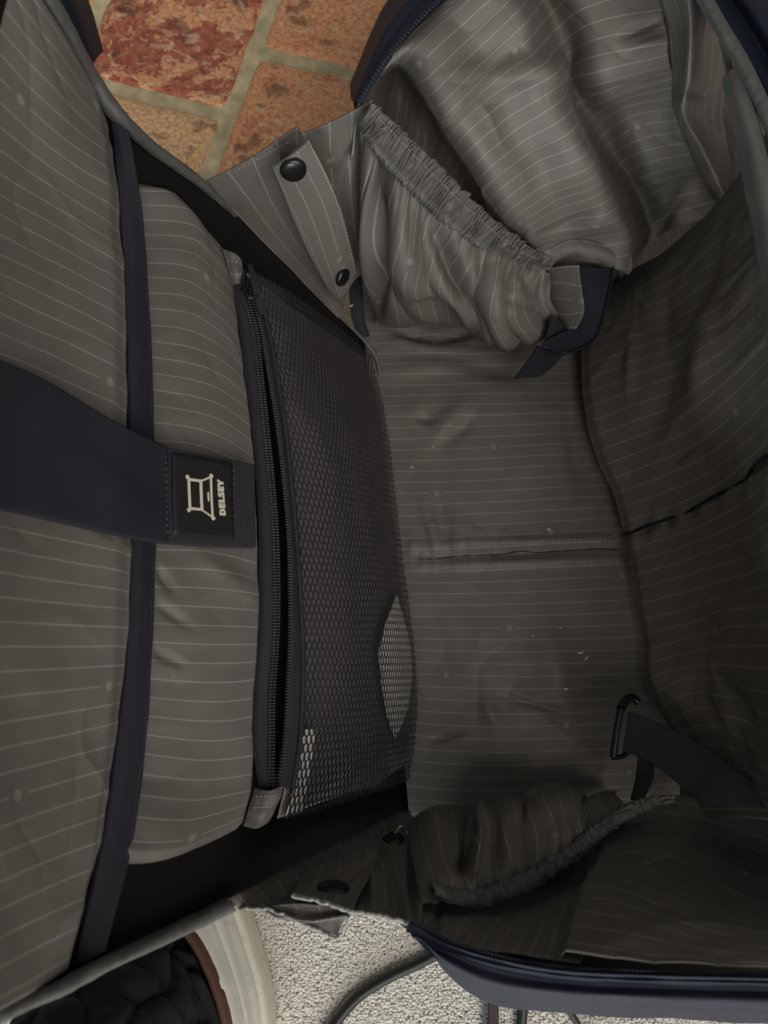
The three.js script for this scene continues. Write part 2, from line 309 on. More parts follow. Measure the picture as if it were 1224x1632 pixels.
// lid panel: black backing board with grey bound edges
const topE = [[20, -110, 400], [85, 0, 340], [190, 175, 280], [330, 290, 205], [450, 405, 130], [582, 548, 36]].map(toV);
const botE = [[-110, 1690, 400], [0, 1622, 340], [170, 1540, 280], [365, 1448, 204], [505, 1372, 120], [652, 1296, 36]].map(toV);
const L3 = (t) => topE.map((p, i) => p.clone().lerp(botE[i], t));
const back = sheet([L3(0), L3(0.33), L3(0.67), L3(1)], { nu: 60, nv: 80, thick: 0.008, disp: (s, t) => -0.034 * Math.pow(Math.sin(Math.PI * t), 0.6) * sstep(1, 0.7, s) });
const lid = part('lid_panel', back.geo, mBlack, bag, 'black backing panel of the opened lid');
function binding(line, offsets, sd, mat, parent, name) {     // bound edge: `offsets` are pixel shifts of inner and outer side
  const rows = offsets.map(([dx, dy, dh]) => line.map(([x, y, h, w = 1]) => P(x + dx * w, y + dy * w, h + dh * w)));
  const s = sheet(rows, { nu: 260, nv: 14, thick: 0.002, disp: (s1, t, a, b) => 0.0014 * Math.sin(Math.PI * t) + (0.0011 * noise(a * 60 + t * 2.5, sd, t * 2) + 0.0005 * noise(a * 220 + t * 2, sd, t * 3)) * Math.sin(Math.PI * t),
    slide: (s1, t, a) => 0.0014 * noise(a * 45, sd, 2) + 0.0007 * noise(a * 140, sd, 5) });
  return [s, part(name, s.geo, mat, parent)];
}
const topLine = [[-15, -165, 390], [85, 0, 345], [150, 122, 300], [200, 190, 280, 0.8], [262, 245, 245, 0.65], [330, 298, 206, 0.45], [376, 344, 172, 0.08]];
binding(topLine, [[-20, 10, 2], [-9, 5, 6], [3, -3, 5], [6, -6, -6]], 2, mBind, lid, 'edge_binding');
const botLine = [[-110, 1690, 400], [0, 1622, 345], [90, 1582, 312], [170, 1540, 284], [265, 1496, 245], [370, 1446, 204]];
binding(botLine, [[-8, -16, 2], [-3, -8, 7], [3, 2, 6], [7, 6, -6]], 5, mBind, lid, 'edge_binding');
{ // outer face of the lid seen past the top edge
  const s = sheet([topLine.slice(0, 3).map(([x, y, h]) => P(x - 10, y - 4, h - 14)), [[20, -165, 376], [110, -8, 326], [152, 96, 284]], [[60, -165, 330], [135, -15, 296], [165, 80, 266]]], { nu: 40, nv: 20, thick: 0.004 });
  part('outer_lid', s.geo, mShell, lid, 'dark outer cover of the lid');
}
// tablet sleeve (near the left edge)
const sleeve = sheet([
  [[-70, -230, 408], [5, -100, 384], [84, 20, 350], [178, 178, 290]],
  [[-70, 30, 388], [0, 110, 358], [98, 205, 322], [192, 272, 276]],
  [[-70, 265, 370], [0, 310, 338], [100, 365, 300], [203, 425, 264]],
  [[-70, 590, 366], [0, 615, 334], [100, 655, 296], [211, 700, 262]],
  [[-70, 835, 366], [0, 846, 333], [100, 868, 295], [215, 890, 261]],
  [[-70, 1078, 366], [0, 1071, 333], [100, 1066, 295], [206, 1060, 262]],
  [[-70, 1235, 368], [0, 1208, 335], [100, 1185, 297], [194, 1162, 264]],
  [[-70, 1430, 376], [0, 1390, 345], [95, 1350, 308], [174, 1322, 274]],
  [[-70, 1660, 392], [0, 1612, 358], [62, 1576, 328], [124, 1536, 296]],
], { nu: 150, nv: 300, thick: 0.004, uv0: [0.03, 0.06], vs: 1.15, disp: (s, t, a, b, x, y) => soft(a, b, 0.9) + 0.004 * noise(a * 5, b * 5, 9) - 0.004 * sstep(0.9, 1, s) + 0.0016 * noise(b * 45, a * 9, 5) * sstep(0.75, 1, s) });
const sleeveM = part('tablet_sleeve', sleeve.geo, mLining, bag, 'large pinstriped sleeve at the lid edge');
const pipeL = [[178, 180, 288], [190, 272, 272], [201, 420, 260], [207, 560, 258], [211, 700, 257], [214, 880, 256], [206, 1050, 257], [193, 1160, 259], [173, 1320, 270], [124, 1538, 296]];
const pipeR = [[206, 210, 278], [226, 330, 256], [236, 450, 247], [243, 580, 245], [246, 700, 244], [248, 880, 243], [242, 1050, 244], [233, 1180, 246], [212, 1340, 256], [168, 1516, 284]];
const pipe = sheet(pipeL.map((p, i) => [0, 0.33, 0.67, 1].map((t) => p.map((q, k) => lerp(q, pipeR[i][k], t)))), { nu: 20, nv: 300, thick: 0.003, disp: (s, t, a, b) => 0.0022 * Math.pow(Math.sin(Math.PI * clamp(0.1 + s * 0.9)), 0.5) - 0.003 * sstep(0.25, 0, s) + 0.0005 * noise(a * 90, b * 60, 4) });
const pipeM = part('edge_piping', pipe.geo, mNavy, sleeveM, 'navy bound edge of the sleeve');
stitches(pipe, pipeR.map(([x, y], i) => [x - 4, y]), mThreadDark, pipeM, { pitch: 7, r: 0.00025 });

// front pocket panel
const pocket = sheet([
  [[196, 290, 264], [258, 299, 236], [298, 336, 208], [356, 398, 189]],
  [[215, 345, 243], [300, 355, 218], [338, 392, 201], [368, 424, 186]],
  [[222, 450, 240], [298, 460, 218], [350, 497, 201], [384, 530, 186]],
  [[230, 570, 238], [305, 585, 218], [355, 605, 201], [399, 638, 185]],
  [[233, 720, 237], [310, 730, 217], [365, 750, 200], [411, 774, 183]],
  [[235, 870, 237], [310, 873, 217], [365, 882, 200], [416, 895, 182]],
  [[232, 1000, 237], [310, 1004, 217], [365, 1005, 200], [416, 1006, 182]],
  [[226, 1130, 238], [305, 1138, 217], [360, 1138, 200], [408, 1131, 183]],
  [[206, 1240, 246], [300, 1252, 220], [355, 1248, 201], [406, 1240, 185]],
  [[186, 1370, 270], [256, 1372, 246], [325, 1348, 218], [392, 1316, 195]],
], {
  nu: 110, nv: 420, thick: 0.003, uv0: [0.085, 0.012], vs: 1.12,
  disp: (s, t, a, b, x, y) => soft(a, b, 0.6) + 0.0025 * Math.sin(Math.PI * s) + 0.0012 * noise(a * 20, b * 70, 2) * (1 - s) + crease(x, y, 250, 905, 275, 945, 8, -0.003) + crease(x, y, 245, 960, 300, 1000, 9, -0.0022) + crease(x, y, 245, 1040, 290, 1060, 8, -0.0025) + crease(x, y, 300, 880, 410, 950, 16, 0.002)
    - 0.003 * sstep(0.95, 1, s) - 0.004 * sstep(0.985, 1, t) - 0.004 * sstep(0.015, 0, t) + 0.0012 * noise(b * 60, 4) * sstep(0.85, 1, s),
});
const pocketM = part('front_pocket', pocket.geo, mLining, bag, 'narrow pinstriped pocket panel beside the zip');

// the pocket zip
const zy = [445, 520, 590, 690, 780, 870, 1000, 1100, 1180, 1256], zh = [185, 181, 179, 177, 175, 174, 174, 175, 177, 181];
const zL = [368, 380, 388, 401, 408, 412, 411, 403, 402, 412], z1 = [383, 405, 414, 425, 434, 440, 441, 434, 433, 432], z2 = [391, 414, 426, 442, 452, 459, 461, 457, 452, 441], zR = [408, 428, 442, 457, 467, 475, 483, 484, 480, 468];
const col = (xs, dh, dx = 0) => xs.map((x, i) => [x + dx, zy[i], zh[i] + dh]);
const grid = (cols) => cols[0].map((_, i) => cols.map((c) => c[i]));
const zipG = new THREE.Group(); zipG.name = 'pocket_zip'; bag.add(zipG);
const tapeA = sheet(grid([col(zL, 4), col(zL, 4, 10), col(z1, 2, -2), col(z1, 1, 3)]), { nu: 24, nv: 260, thick: 0.0012, disp: (s, t, a, b) => 0.0008 * Math.sin(Math.PI * s) + 0.0006 * noise(a * 60, b * 40) });
part('zip_tape', tapeA.geo, mTape, zipG);
const tapeB = sheet(grid([col(z2, -2, -3), col(z2, 0, 4), col(zR, -5, -6), col(zR, -8, 2)]), { nu: 20, nv: 260, thick: 0.0012, disp: (s, t, a, b) => 0.0008 * Math.sin(Math.PI * s) + 0.0006 * noise(a * 60, b * 40, 4) });
part('zip_tape', tapeB.geo, mTape, zipG);
const gap = sheet(grid([col(z1, -16, 0), col(z2, -18, 0)]), { nu: 6, nv: 60, thick: 0.001 });
part('pocket_opening', gap.geo, mBlack, zipG, 'dark gap between the zip teeth');
function teeth(line, r, pitch, parent, mat = mTeeth, sx = 1) {
  const c = new THREE.CatmullRomCurve3(line.map(toV)), n = Math.floor(c.getLength() / pitch), g0 = new THREE.CapsuleGeometry(0.5, 0.7, 3, 6), gs = [];
  g0.rotateZ(Math.PI / 2);
  const pts = c.getSpacedPoints(n);
  for (let i = 0; i < n; i++) {
    const d = pts[i + 1].clone().sub(pts[i]), up = V3(0, 1, 0), side = d.clone().cross(up).normalize();
    const g = g0.clone(); g.scale(r * 1.5 * sx, r, pitch * 0.62); g.applyMatrix4(frameMatrix(pts[i], side, up)); gs.push(g);
  }
  const m = part('zip_teeth', mergeGeometries(gs), mat, parent); m.userData.kind = 'stuff'; return m;
}
teeth(col(z1, 4, -4), 0.0009, 0.0019, zipG); teeth(col(z1, 3.5, 3), 0.0009, 0.0019, zipG);
teeth(col(z2, 2.5, 1), 0.001, 0.0019, zipG);
{ // slider with a loop pull at the top, and a cord tab
  const sg = new THREE.BoxGeometry(0.006, 0.003, 0.008, 2, 1, 2); sg.applyMatrix4(frameMatrix(P(390, 452, 190), P(395, 452, 190).sub(P(390, 452, 190)), V3(0.2, 1, 0)));
  const loop = tube([[391, 432, 193], [388, 455, 194], [397, 474, 193], [411, 470, 191], [410, 450, 192], [401, 436, 193]], 0.0011, { n: 50, k: 8 });
  const sl = part('slider', mergeGeometries([sg, loop].map((g) => { const q = g.toNonIndexed(); return q; })), mPlastic, zipG);
  const tab = sheet([[[394, 420, 196], [402, 420, 196]], [[400, 450, 195], [412, 452, 194]], [[408, 486, 190], [424, 490, 187]], [[415, 502, 186], [427, 500, 184]]], { nu: 8, nv: 24, thick: 0.0015 });
  part('pull_tab', tab.geo, mWeb, sl);
}
function endTab(rows, st, sd) {
  const s = sheet(rows, { nu: 40, nv: 40, thick: 0.002, disp: (u, t, a, b) => 0.001 * noise(a * 180, b * 180, sd) + 0.0012 * Math.sin(Math.PI * u) });
  const m = part('zip_end_tab', s.geo, mLiningPlain, zipG);
  for (const q of st) stitches(s, q, mThread, m, { pitch: 7, r: 0.0004 });
}
endTab([[[354, 396, 197], [372, 404, 196], [384, 414, 192]], [[362, 425, 194], [376, 432, 194], [390, 438, 190]], [[368, 453, 191], [380, 452, 191], [390, 450, 188]]], [[[366, 437], [386, 436]], [[360, 415], [380, 418]]], 3);
endTab([[[405, 1256, 188], [428, 1260, 190], [452, 1252, 186]], [[398, 1282, 191], [420, 1285, 192], [445, 1276, 188]], [[388, 1316, 194], [408, 1320, 194], [430, 1308, 190]]], [[[405, 1270], [440, 1268]], [[402, 1287], [434, 1286]]], 5);

// mesh pocket
const mc = [
  [[402, 430, 182], [470, 468, 152], [530, 512, 110], [592, 566, 56]],
  [[428, 560, 173], [500, 590, 143], [560, 615, 97], [610, 640, 50]],
  [[453, 690, 168], [530, 715, 137], [587, 735, 92], [625, 745, 45]],
  [[472, 870, 164], [545, 880, 132], [606, 885, 86], [644, 888, 42]],
  [[480, 1050, 163], [555, 1050, 130], [616, 1050, 86], [661, 1050, 42]],
  [[478, 1180, 165], [550, 1172, 127], [616, 1165, 85], [664, 1160, 42]],
  [[455, 1306, 173], [530, 1286, 128], [597, 1264, 82], [654, 1244, 40]],
];
const meshD = (s, t, a, b) => 0.005 * Math.sin(Math.PI * s) * Math.sin(Math.PI * t) + 0.0018 * noise(a * 16, b * 12, 4) + 0.0008 * noise(a * 50, b * 40, 2);
const mp = sheet(mc, { nu: 150, nv: 300, thick: 0.0007, disp: meshD });
const mpG = new THREE.Group(); mpG.name = 'mesh_pocket'; bag.add(mpG); mpG.userData.label = 'dark mesh pocket between the zip and the bag bottom';
part('mesh', mp.geo, mMesh, mpG);
const mp2 = sheet(mc, { nu: 120, nv: 240, thick: 0, uv0: [0.0013, 0.0022], disp: (s, t, a, b) => meshD(s, t, a, b) - 0.0042 + 0.001 * noise(a * 40, b * 40, 9) });
part('inner_mesh', mp2.geo, mMesh2, mpG);
const mb = sheet(mc, { nu: 60, nv: 120, thick: 0.001, disp: (s, t, a, b) => meshD(s, t, a, b) - 0.0065 - 0.006 * Math.sin(Math.PI * s) });
part('pocket_back', mb.geo, mMeshBack, mpG);
{ // dark hem along the opening of the mesh
  const s = sheet(grid([col(zR, -6, -8), col(zR, -4, -2), col(zR, -7, 3)]), { nu: 12, nv: 260, thick: 0.001, disp: (u, t, a, b) => 0.0009 * Math.sin(Math.PI * u) + 0.0004 * noise(a * 200, b * 120) });
  const m = part('mesh_hem', s.geo, mTape, mpG); stitches(s, zR.map((x, i) => [x - 2, zy[i]]), mThreadDark, m, { pitch: 7, r: 0.00025 });
}
// papers inside the mesh pocket
function paperIn(rows, label) {
  const V = rows.map((r) => r.map(([x, y]) => { const q = mp.find(x, y); return q.p.addScaledVector(q.n, -0.0024); }));
  const s = sheet(V, { nu: 16, nv: 60, thick: 0.0005, linear: true });
  const t = thing('paper_slip', label, 'paper'); part('sheet', s.geo, mPaper, t);
}
paperIn([[[483, 1162], [507, 1163]], [[482, 1205], [502, 1208]], [[474, 1255], [494, 1258]], [[456, 1305], [484, 1300]]], 'narrow white paper slip behind the mesh beside the lower zip end');
paperIn([[[636, 950], [638, 950]], [[617, 1000], [653, 1000]], [[608, 1040], [660, 1040]], [[613, 1090], [661, 1085]], [[622, 1140], [655, 1130]], [[634, 1176], [638, 1174]]], 'pointed white paper piece behind the mesh beside the bag bottom');

// strap with the rubber brand patch
const stT = [[-40, 562, 372], [0, 576, 348], [60, 604, 328], [130, 645, 304], [200, 685, 283], [258, 712, 256], [330, 726, 232], [404, 740, 205]];
const stB = [[-40, 808, 372], [0, 813, 348], [60, 825, 328], [130, 842, 304], [200, 858, 283], [258, 866, 256], [330, 872, 232], [406, 874, 205]];
const strap = sheet(grid([stT, stT.map((p, i) => p.map((q, k) => (q + stB[i][k]) / 2)), stB]).map((r) => r), { nu: 60, nv: 140, thick: 0.0025, disp: (s, t, a, b) => 0.0012 * noise(a * 30, b * 25, 8) + 0.001 * Math.pow(Math.sin(Math.PI * s), 0.3) });
void strap;
const cut = (n0, n1) => { const r = (l, t) => { const n = l.length - 1, k = Math.min(n - 1, Math.floor(t * n)), f = t * n - k; return l[k].map((q, i) => lerp(q, l[k + 1][i], f)); }; return Array.from({ length: 9 }, (_, j) => { const t = lerp(n0, n1, j / 8), a = r(stT, t), b = r(stB, t); return [0, 0.25, 0.5, 0.75, 1].map((u) => a.map((q, i) => lerp(q, b[i], u))); }); };
const strA = sheet(cut(0, 0.722), { nu: 60, nv: 120, thick: 0.003, disp: (s, t, a, b) => 0.0022 + 0.0012 * noise(a * 30, b * 25, 8) + 0.001 * Math.pow(Math.sin(Math.PI * s), 0.3) });
const strG = part('strap', strA.geo, mNavy, bag, 'wide navy strap across the sleeve');
const strB = sheet(cut(0.70, 1), { nu: 120, nv: 60, thick: 0.0022, disp: (s, t, a, b) => 0.0003 + 0.0008 * Math.pow(Math.sin(Math.PI * s), 0.2) + 0.0005 * noise(a * 40, b * 40, 1) });
part('webbing_end', strB.geo, mRib, strG, 'ribbed navy webbing end under the black patch');
{
  const S = 512, c = document.createElement('canvas'); c.width = S; c.height = 640; const g = c.getContext('2d');
  g.fillStyle = '#191816'; g.fillRect(0, 0, S, 640);
  const X = (x, y) => (x - 165 - (y - 205) * 0.045) / 612 * S, Y = (x, y) => (y - 205 - (x - 165) * 0.14 + Math.max(0, (y - 600)) * 0.0001 * (x - 165)) / 800 * 640;
  g.strokeStyle = g.fillStyle = '#d8d3bd'; g.lineCap = g.lineJoin = 'round';
  const ln = (w, ...p) => { g.lineWidth = w; g.beginPath(); p.forEach(([x, y], i) => (i ? g.lineTo(X(x, y), Y(x, y)) : g.moveTo(X(x, y), Y(x, y)))); g.stroke(); };
  ln(25, [342, 470], [362, 755]); ln(25, [468, 488], [486, 765]); ln(22, [342, 470], [470, 488]); ln(22, [362, 755], [486, 768]);
  ln(15, [478, 484], [560, 450]); ln(15, [490, 775], [592, 846]); ln(19, [566, 450], [592, 846]); ln(15, [545, 606], [552, 680]);
  for (const [x, y] of [[326, 446], [568, 436], [350, 772], [598, 856]]) { g.beginPath(); g.arc(X(x, y), Y(x, y), 17, 0, 7); g.fill(); }
  g.save(); g.translate(X(716, 835), Y(716, 835)); g.rotate(-Math.PI / 2 - 0.045); g.font = 'bold 62px sans-serif'; g.textBaseline = 'alphabetic';
  const tw = g.measureText('DELSEY').width; g.scale((Y(680, 835) - Y(680, 482)) / tw, 1.0); g.fillText('DELSEY', 0, 0); g.lineWidth = 7; g.strokeText('DELSEY', 0, 0); g.restore();
  const im = g.getImageData(0, 0, S, 640).data;
  const map = dataTex(S, 640, (x, y) => { const k = ((639 - y) * S + x) * 4; return [im[k], im[k + 1], im[k + 2]]; }, true), bump = dataTex(S, 640, (x, y) => { const k = ((639 - y) * S + x) * 4; return [im[k], im[k], im[k]]; }, false);
  const mPatch = new THREE.MeshPhysicalMaterial({ map, bumpMap: bump, bumpScale: 0.0005, roughness: 0.55, name: 'rubber_patch' });
  const q = [[[272, 722], [320, 730], [368, 739]], [[273, 788], [321, 793], [370, 799]], [[274, 852], [322, 856], [372, 860]]].map((r) => r.map(([x, y]) => { const f = strB.find(x, y); return f.p.addScaledVector(f.n, 0.0016); }));
  const s = sheet(q, { nu: 30, nv: 30, thick: 0.0018, disp: (a, b) => -0.0007 * (sstep(0.955, 1, a) + sstep(0.045, 0, a) + sstep(0.955, 1, b) + sstep(0.045, 0, b)) });
  const uv = s.geo.attributes.uv, w = 31; for (let k = 0; k < uv.count; k++) { const m = k % (w * w); uv.setXY(k, (m % w) / 30, 1 - Math.floor(m / w) / 30); }
  const pm = part('brand_patch', s.geo, mPatch, strG, 'black rubber patch with an ivory trunk emblem and brand name');
  stitches(s, [[282, 731], [358, 744]], mThreadBlack, pm, { pitch: 8, r: 0.0006 }); stitches(s, [[284, 846], [360, 853]], mThreadBlack, pm, { pitch: 8, r: 0.0006 });
  stitches(strB, [[372, 745], [374, 856]], mThreadDark, strG, { pitch: 10, r: 0.0004 }); stitches(strA, [[264, 722], [267, 852]], mThreadDark, strG, { pitch: 10, r: 0.0004 });
}

// top gusset between lid and end wall
const gus = sheet([
  [[322, 291, 206], [395, 254, 222], [468, 206, 236], [482, 214, 232], [540, 190, 238], [594, 160, 240]],
  [[400, 366, 160], [438, 340, 172], [475, 318, 182], [505, 305, 182], [540, 292, 186], [584, 270, 190]],
  [[478, 446, 112], [500, 430, 120], [520, 415, 124], [540, 405, 126], [560, 395, 130], [584, 385, 132]],
  [[538, 506, 72], [545, 500, 74], [553, 470, 96], [562, 450, 104], [574, 440, 105], [594, 440, 100]],
], { nu: 90, nv: 130, stripes: 'v', uv0: [0.1, 0.005], vs: 1.15, disp: (s, t, a, b, x, y) => soft(a, b, 0.9) + crease(x, y, 590, 180, 540, 290, 9, -0.004) + crease(x, y, 560, 200, 555, 330, 9, 0.003) + crease(x, y, 580, 190, 578, 420, 8, -0.005) });
const gusM = part('corner_gusset', gus.geo, mLining, bag, 'pinstriped folding gusset at the upper corner');
stitches(gus, [[372, 274], [462, 225]], mThread, gusM, { pitch: 8 });
const flap = sheet([
  [[431, 268, 236], [462, 246, 244], [492, 222, 248]],
  [[447, 310, 214], [485, 288, 224], [514, 265, 232]],
  [[466, 358, 188], [508, 336, 198], [538, 320, 205]],
  [[498, 425, 146], [530, 408, 154], [556, 385, 162]],
  [[531, 480, 106], [548, 470, 112], [568, 435, 122]],
], { nu: 50, nv: 110, stripes: 'v', vs: 1.15, thick: 0.0022, uv0: [0.13, 0.003], disp: (s, t, a, b, x, y) => soft(a, b, 0.4) + 0.0015 * Math.sin(Math.PI * s) - 0.003 * sstep(0.08, 0, s) });
const flapM = part('snap_flap', flap.geo, mLining, gusM, 'pinstriped flap with black snap buttons');
stitches(flap, [[438, 272], [520, 448]], mThread, flapM, { pitch: 5 }); stitches(flap, [[440, 268], [488, 232]], mThread, flapM, { pitch: 7 }); stitches(flap, [[493, 228], [536, 318], [562, 390], [564, 430]], mThread, flapM, { pitch: 6 });
function snap(s, x, y, r, parent, lean) {
  const q = s.find(x, y), pr = [[0, 0.0030], [0.35, 0.0030], [0.7, 0.0027], [0.9, 0.0018], [1, 0.0004], [1, -0.001]].map(([a, b]) => new THREE.Vector2(a * r, b));
  const g = new THREE.LatheGeometry(pr, 36); g.applyQuaternion(new THREE.Quaternion().setFromUnitVectors(V3(0, 1, 0), (lean ? q.n.clone().add(lean) : q.n).normalize())); g.translate(q.p.x, q.p.y, q.p.z);
  part('snap_button', g, mPlastic, parent);
}
snap(flap, 468, 271, 0.0088, flapM); snap(flap, 547, 441, 0.0076, flapM, V3(0.5, 0, -0.2));
{ // main zip running up behind the gusset, and its little slider
  const s = sheet([[[556, 425, 96], [575, 425, 90]], [[558, 470, 70], [578, 465, 66]], [[562, 510, 50], [582, 510, 46]], [[574, 540, 36], [590, 535, 34]]], { nu: 10, nv: 40, thick: 0.002 });
  const m = part('main_zip_tape', s.geo, mTape, bag);
  part('zip_stop', tube([[544, 492, 62], [550, 484, 64], [556, 488, 66], [562, 486, 66]], 0.0012, { n: 16, k: 6 }), new THREE.MeshStandardMaterial({ color: new THREE.Color().setRGB(0.3, 0.28, 0.22), roughness: 0.4, metalness: 0.6, name: 'brass' }), m);
}
{ // welt along the lid seam
  const s = tube([[530, 496, 74], [560, 522, 54], [583, 546, 40], [600, 572, 30], [606, 602, 24]], 0.0015, { n: 80, k: 10 });
  part('seam_welt', s, mLiningPlain, lid);
}

// end wall lining at the top
const hW = [262, 254, 242, 228, 212, 196, 178, 158, 140, 120, 105];
const wallPts = [
  [[560, 250], [574, 158], [602, 112], [652, 48], [704, 0], [740, -32], [800, -64], [900, -104]],
  [[606, 250], [630, 125], [655, 85], [720, 25], [790, -40], [810, -70], [860, -110], [960, -160]],
  [[648, 285], [676, 178], [700, 165], [770, 95], [840, 30], [862, 0], [910, -40], [1030, -90]],
  [[676, 340], [708, 250], [735, 210], [800, 155], [877, 110], [900, 80], [950, 50], [1060, 30]],
  [[702, 375], [738, 292], [765, 260], [820, 215], [895, 165], [905, 130], [960, 115], [1065, 90]],
  [[730, 405], [764, 335], [790, 300], [850, 255], [920, 220], [928, 176], [975, 150], [1072, 120]],
  [[760, 425], [790, 372], [815, 340], [870, 300], [945, 265], [950, 213], [1000, 175], [1080, 160]],
  [[795, 420], [816, 392], [835, 372], [890, 335], [965, 305], [975, 253], [1020, 225], [1095, 210]],
  [[815, 435], [834, 412], [850, 395], [905, 372], [985, 345], [1000, 293], [1040, 270], [1120, 255]],
  [[830, 445], [848, 425], [862, 405], [920, 390], [1005, 375], [1022, 333], [1060, 310], [1140, 290]],
  [[840, 450], [856, 432], [868, 414], [930, 418], [1000, 428], [1035, 387], [1090, 360], [1160, 335]],
];
const hC = [-95, -68, 2, 8, 18, -38, -14, -8];
const wall = sheet(wallPts.map((r, j) => r.map(([x, y], i) => [x, y, hW[j] + (j ? hC[i] : [-46, -24, -16, -12, -8, -6, -4, -2][i])])), {
  nu: 220, nv: 260, uv0: [0.06, 0.09], vs: 1.3, thick: 0.0015,
  disp: (s, t, a, b, x, y) => soft(a, b, 1.4) + 0.003 * noise(a * 8, b * 16, 6) + crease(x, y, 760, 90, 900, 60, 26, -0.005) + crease(x, y, 740, 130, 960, 110, 24, 0.005) + crease(x, y, 990, 60, 1055, 30, 8, -0.005) + crease(x, y, 1000, 80, 1060, 60, 7, 0.004)
    + crease(x, y, 850, 395, 950, 340, 12, -0.006) + crease(x, y, 1030, 395, 1100, 290, 9, -0.004),
});
part('end_wall_lining', wall.geo, mLining, bag, 'sagging pinstriped lining of the far end wall');
{ // underside of the sag and the loose corner beyond it
  const s = sheet([[[846, 400, 128], [905, 372, 132], [960, 372, 132], [1005, 392, 128]], [[856, 415, 118], [915, 398, 130], [970, 410, 128], [1004, 426, 118]], [[866, 425, 104], [925, 425, 112], [975, 428, 112], [1002, 432, 108]]], { nu: 80, nv: 40, uv0: [0.02, 0.02], disp: (u, t, a, b) => 0.004 * Math.sin(Math.PI * t) + soft(a, b) });
  part('lining_fold', s.geo, mLining, bag);
  const c = sheet([
    [[1000, -60, 222], [1050, -55, 236], [1094, -45, 250], [1128, -35, 236], [1175, -30, 215]],
    [[1040, 50, 200], [1078, 50, 216], [1103, 36, 236], [1130, 46, 214], [1168, 50, 190]],
    [[1064, 125, 178], [1082, 126, 196], [1100, 122, 214], [1126, 130, 190], [1160, 136, 168]],
    [[1074, 188, 156], [1080, 186, 172], [1092, 182, 186], [1118, 190, 166], [1156, 196, 148]],
    [[1102, 250, 134], [1108, 244, 146], [1122, 240, 154], [1140, 246, 140], [1164, 256, 122]],
    [[1150, 332, 110], [1158, 331, 117], [1164, 332, 119], [1168, 334, 116], [1172, 336, 106]],
  ], { nu: 90, nv: 140, stripes: 'v', uv0: [0.14, 0.004], disp: (u, t, a, b, x, y) => soft(a, b, 0.9) + crease(x, y, 1090, 150, 1140, 150, 9, -0.004) });
  part('corner_lining', c.geo, mLining, bag, 'loose pinstriped fold in the far corner');
  const d = sheet([[[840, 425, 60], [1000, 385, 58], [1080, 300, 72], [1105, 150, 110], [1110, 0, 160], [1090, -80, 205]], [[836, 450, 42], [1000, 430, 42], [1100, 360, 55], [1150, 210, 105], [1160, 20, 150], [1130, -80, 195]], [[830, 490, 24], [985, 500, 28], [1090, 450, 44], [1190, 330, 84], [1240, 180, 130], [1240, -60, 190]]], { nu: 80, nv: 50, stripes: 'v', uv0: [0, 0.1], disp: (u, t, a, b) => soft(a, b, 1.2) });
  part('corner_backing', d.geo, mLining, bag);
}
// right wall (front panel) lining
const hR = [42, 78, 118, 168, 238];
const rw = [
  [[985, 440], [1040, 412], [1105, 360], [1175, 282], [1262, 150]],
  [[935, 500], [1010, 462], [1085, 415], [1165, 335], [1262, 230]],
  [[922, 575], [1000, 545], [1080, 512], [1148, 448], [1262, 330]],
  [[927, 650], [1000, 625], [1075, 592], [1140, 545], [1262, 420]],
  [[946, 730], [1020, 702], [1090, 672], [1155, 620], [1262, 520]],
  [[976, 795], [1048, 770], [1118, 738], [1180, 690], [1262, 610]],
  [[990, 855], [1060, 832], [1130, 802], [1192, 758], [1262, 690]],
  [[1004, 930], [1070, 912], [1140, 890], [1200, 868], [1262, 830]],
  [[1017, 1005], [1080, 990], [1150, 970], [1210, 955], [1262, 940]],
  [[1022, 1080], [1080, 1060], [1140, 1052], [1200, 1055], [1262, 1050]],
  [[1040, 1125], [1090, 1096], [1150, 1096], [1210, 1118], [1262, 1130]],
  [[1075, 1200], [1120, 1175], [1170, 1186], [1220, 1215], [1290, 1240]],
  [[1080, 1310], [1140, 1305], [1210, 1305], [1260, 1310], [1310, 1320]],
];
const fw = sheet(rw.map((r) => r.map(([x, y], i) => [x, y, hR[i]])), {
  nu: 190, nv: 330, uv0: [0.09, 0.03], thick: 0.0015,
  disp: (s, t, a, b, x, y) => soft(a, b, 1.1) + 0.0025 * noise(a * 9, b * 11, 12) - 0.004 * sstep(0.07, 0, s)
    + crease(x, y, 975, 862, 1120, 810, 5, -0.0035) + crease(x, y, 1090, 822, 1240, 720, 5, -0.0035) + 0.0012 * Math.sin(x * 0.17) * Math.exp(-(((y - 862 + (x - 990) * 0.42) / 24) ** 2))
    + crease(x, y, 1095, 540, 1040, 680, 20, -0.006) + crease(x, y, 1130, 480, 1110, 640, 16, 0.006) + crease(x, y, 1150, 380, 1105, 520, 12, -0.005) + crease(x, y, 995, 450, 1035, 490, 8, 0.003) + crease(x, y, 1010, 520, 1000, 640, 10, 0.003) + crease(x, y, 1060, 460, 1065, 560, 12, -0.003)
    + crease(x, y, 1070, 740, 1110, 708, 6, -0.004) + crease(x, y, 1120, 960, 1200, 1000, 26, 0.006) + crease(x, y, 1140, 1100, 1180, 1180, 12, 0.006) + crease(x, y, 1160, 1090, 1200, 1160, 12, -0.005),
});
const fwM = part('front_panel_lining', fw.geo, mLining, bag, 'pinstriped lining of the right-hand wall');
stitches(fw, [[985, 842], [1060, 815], [1140, 775], [1220, 705]], mThread, fwM, { pitch: 9, r: 0.0002 });
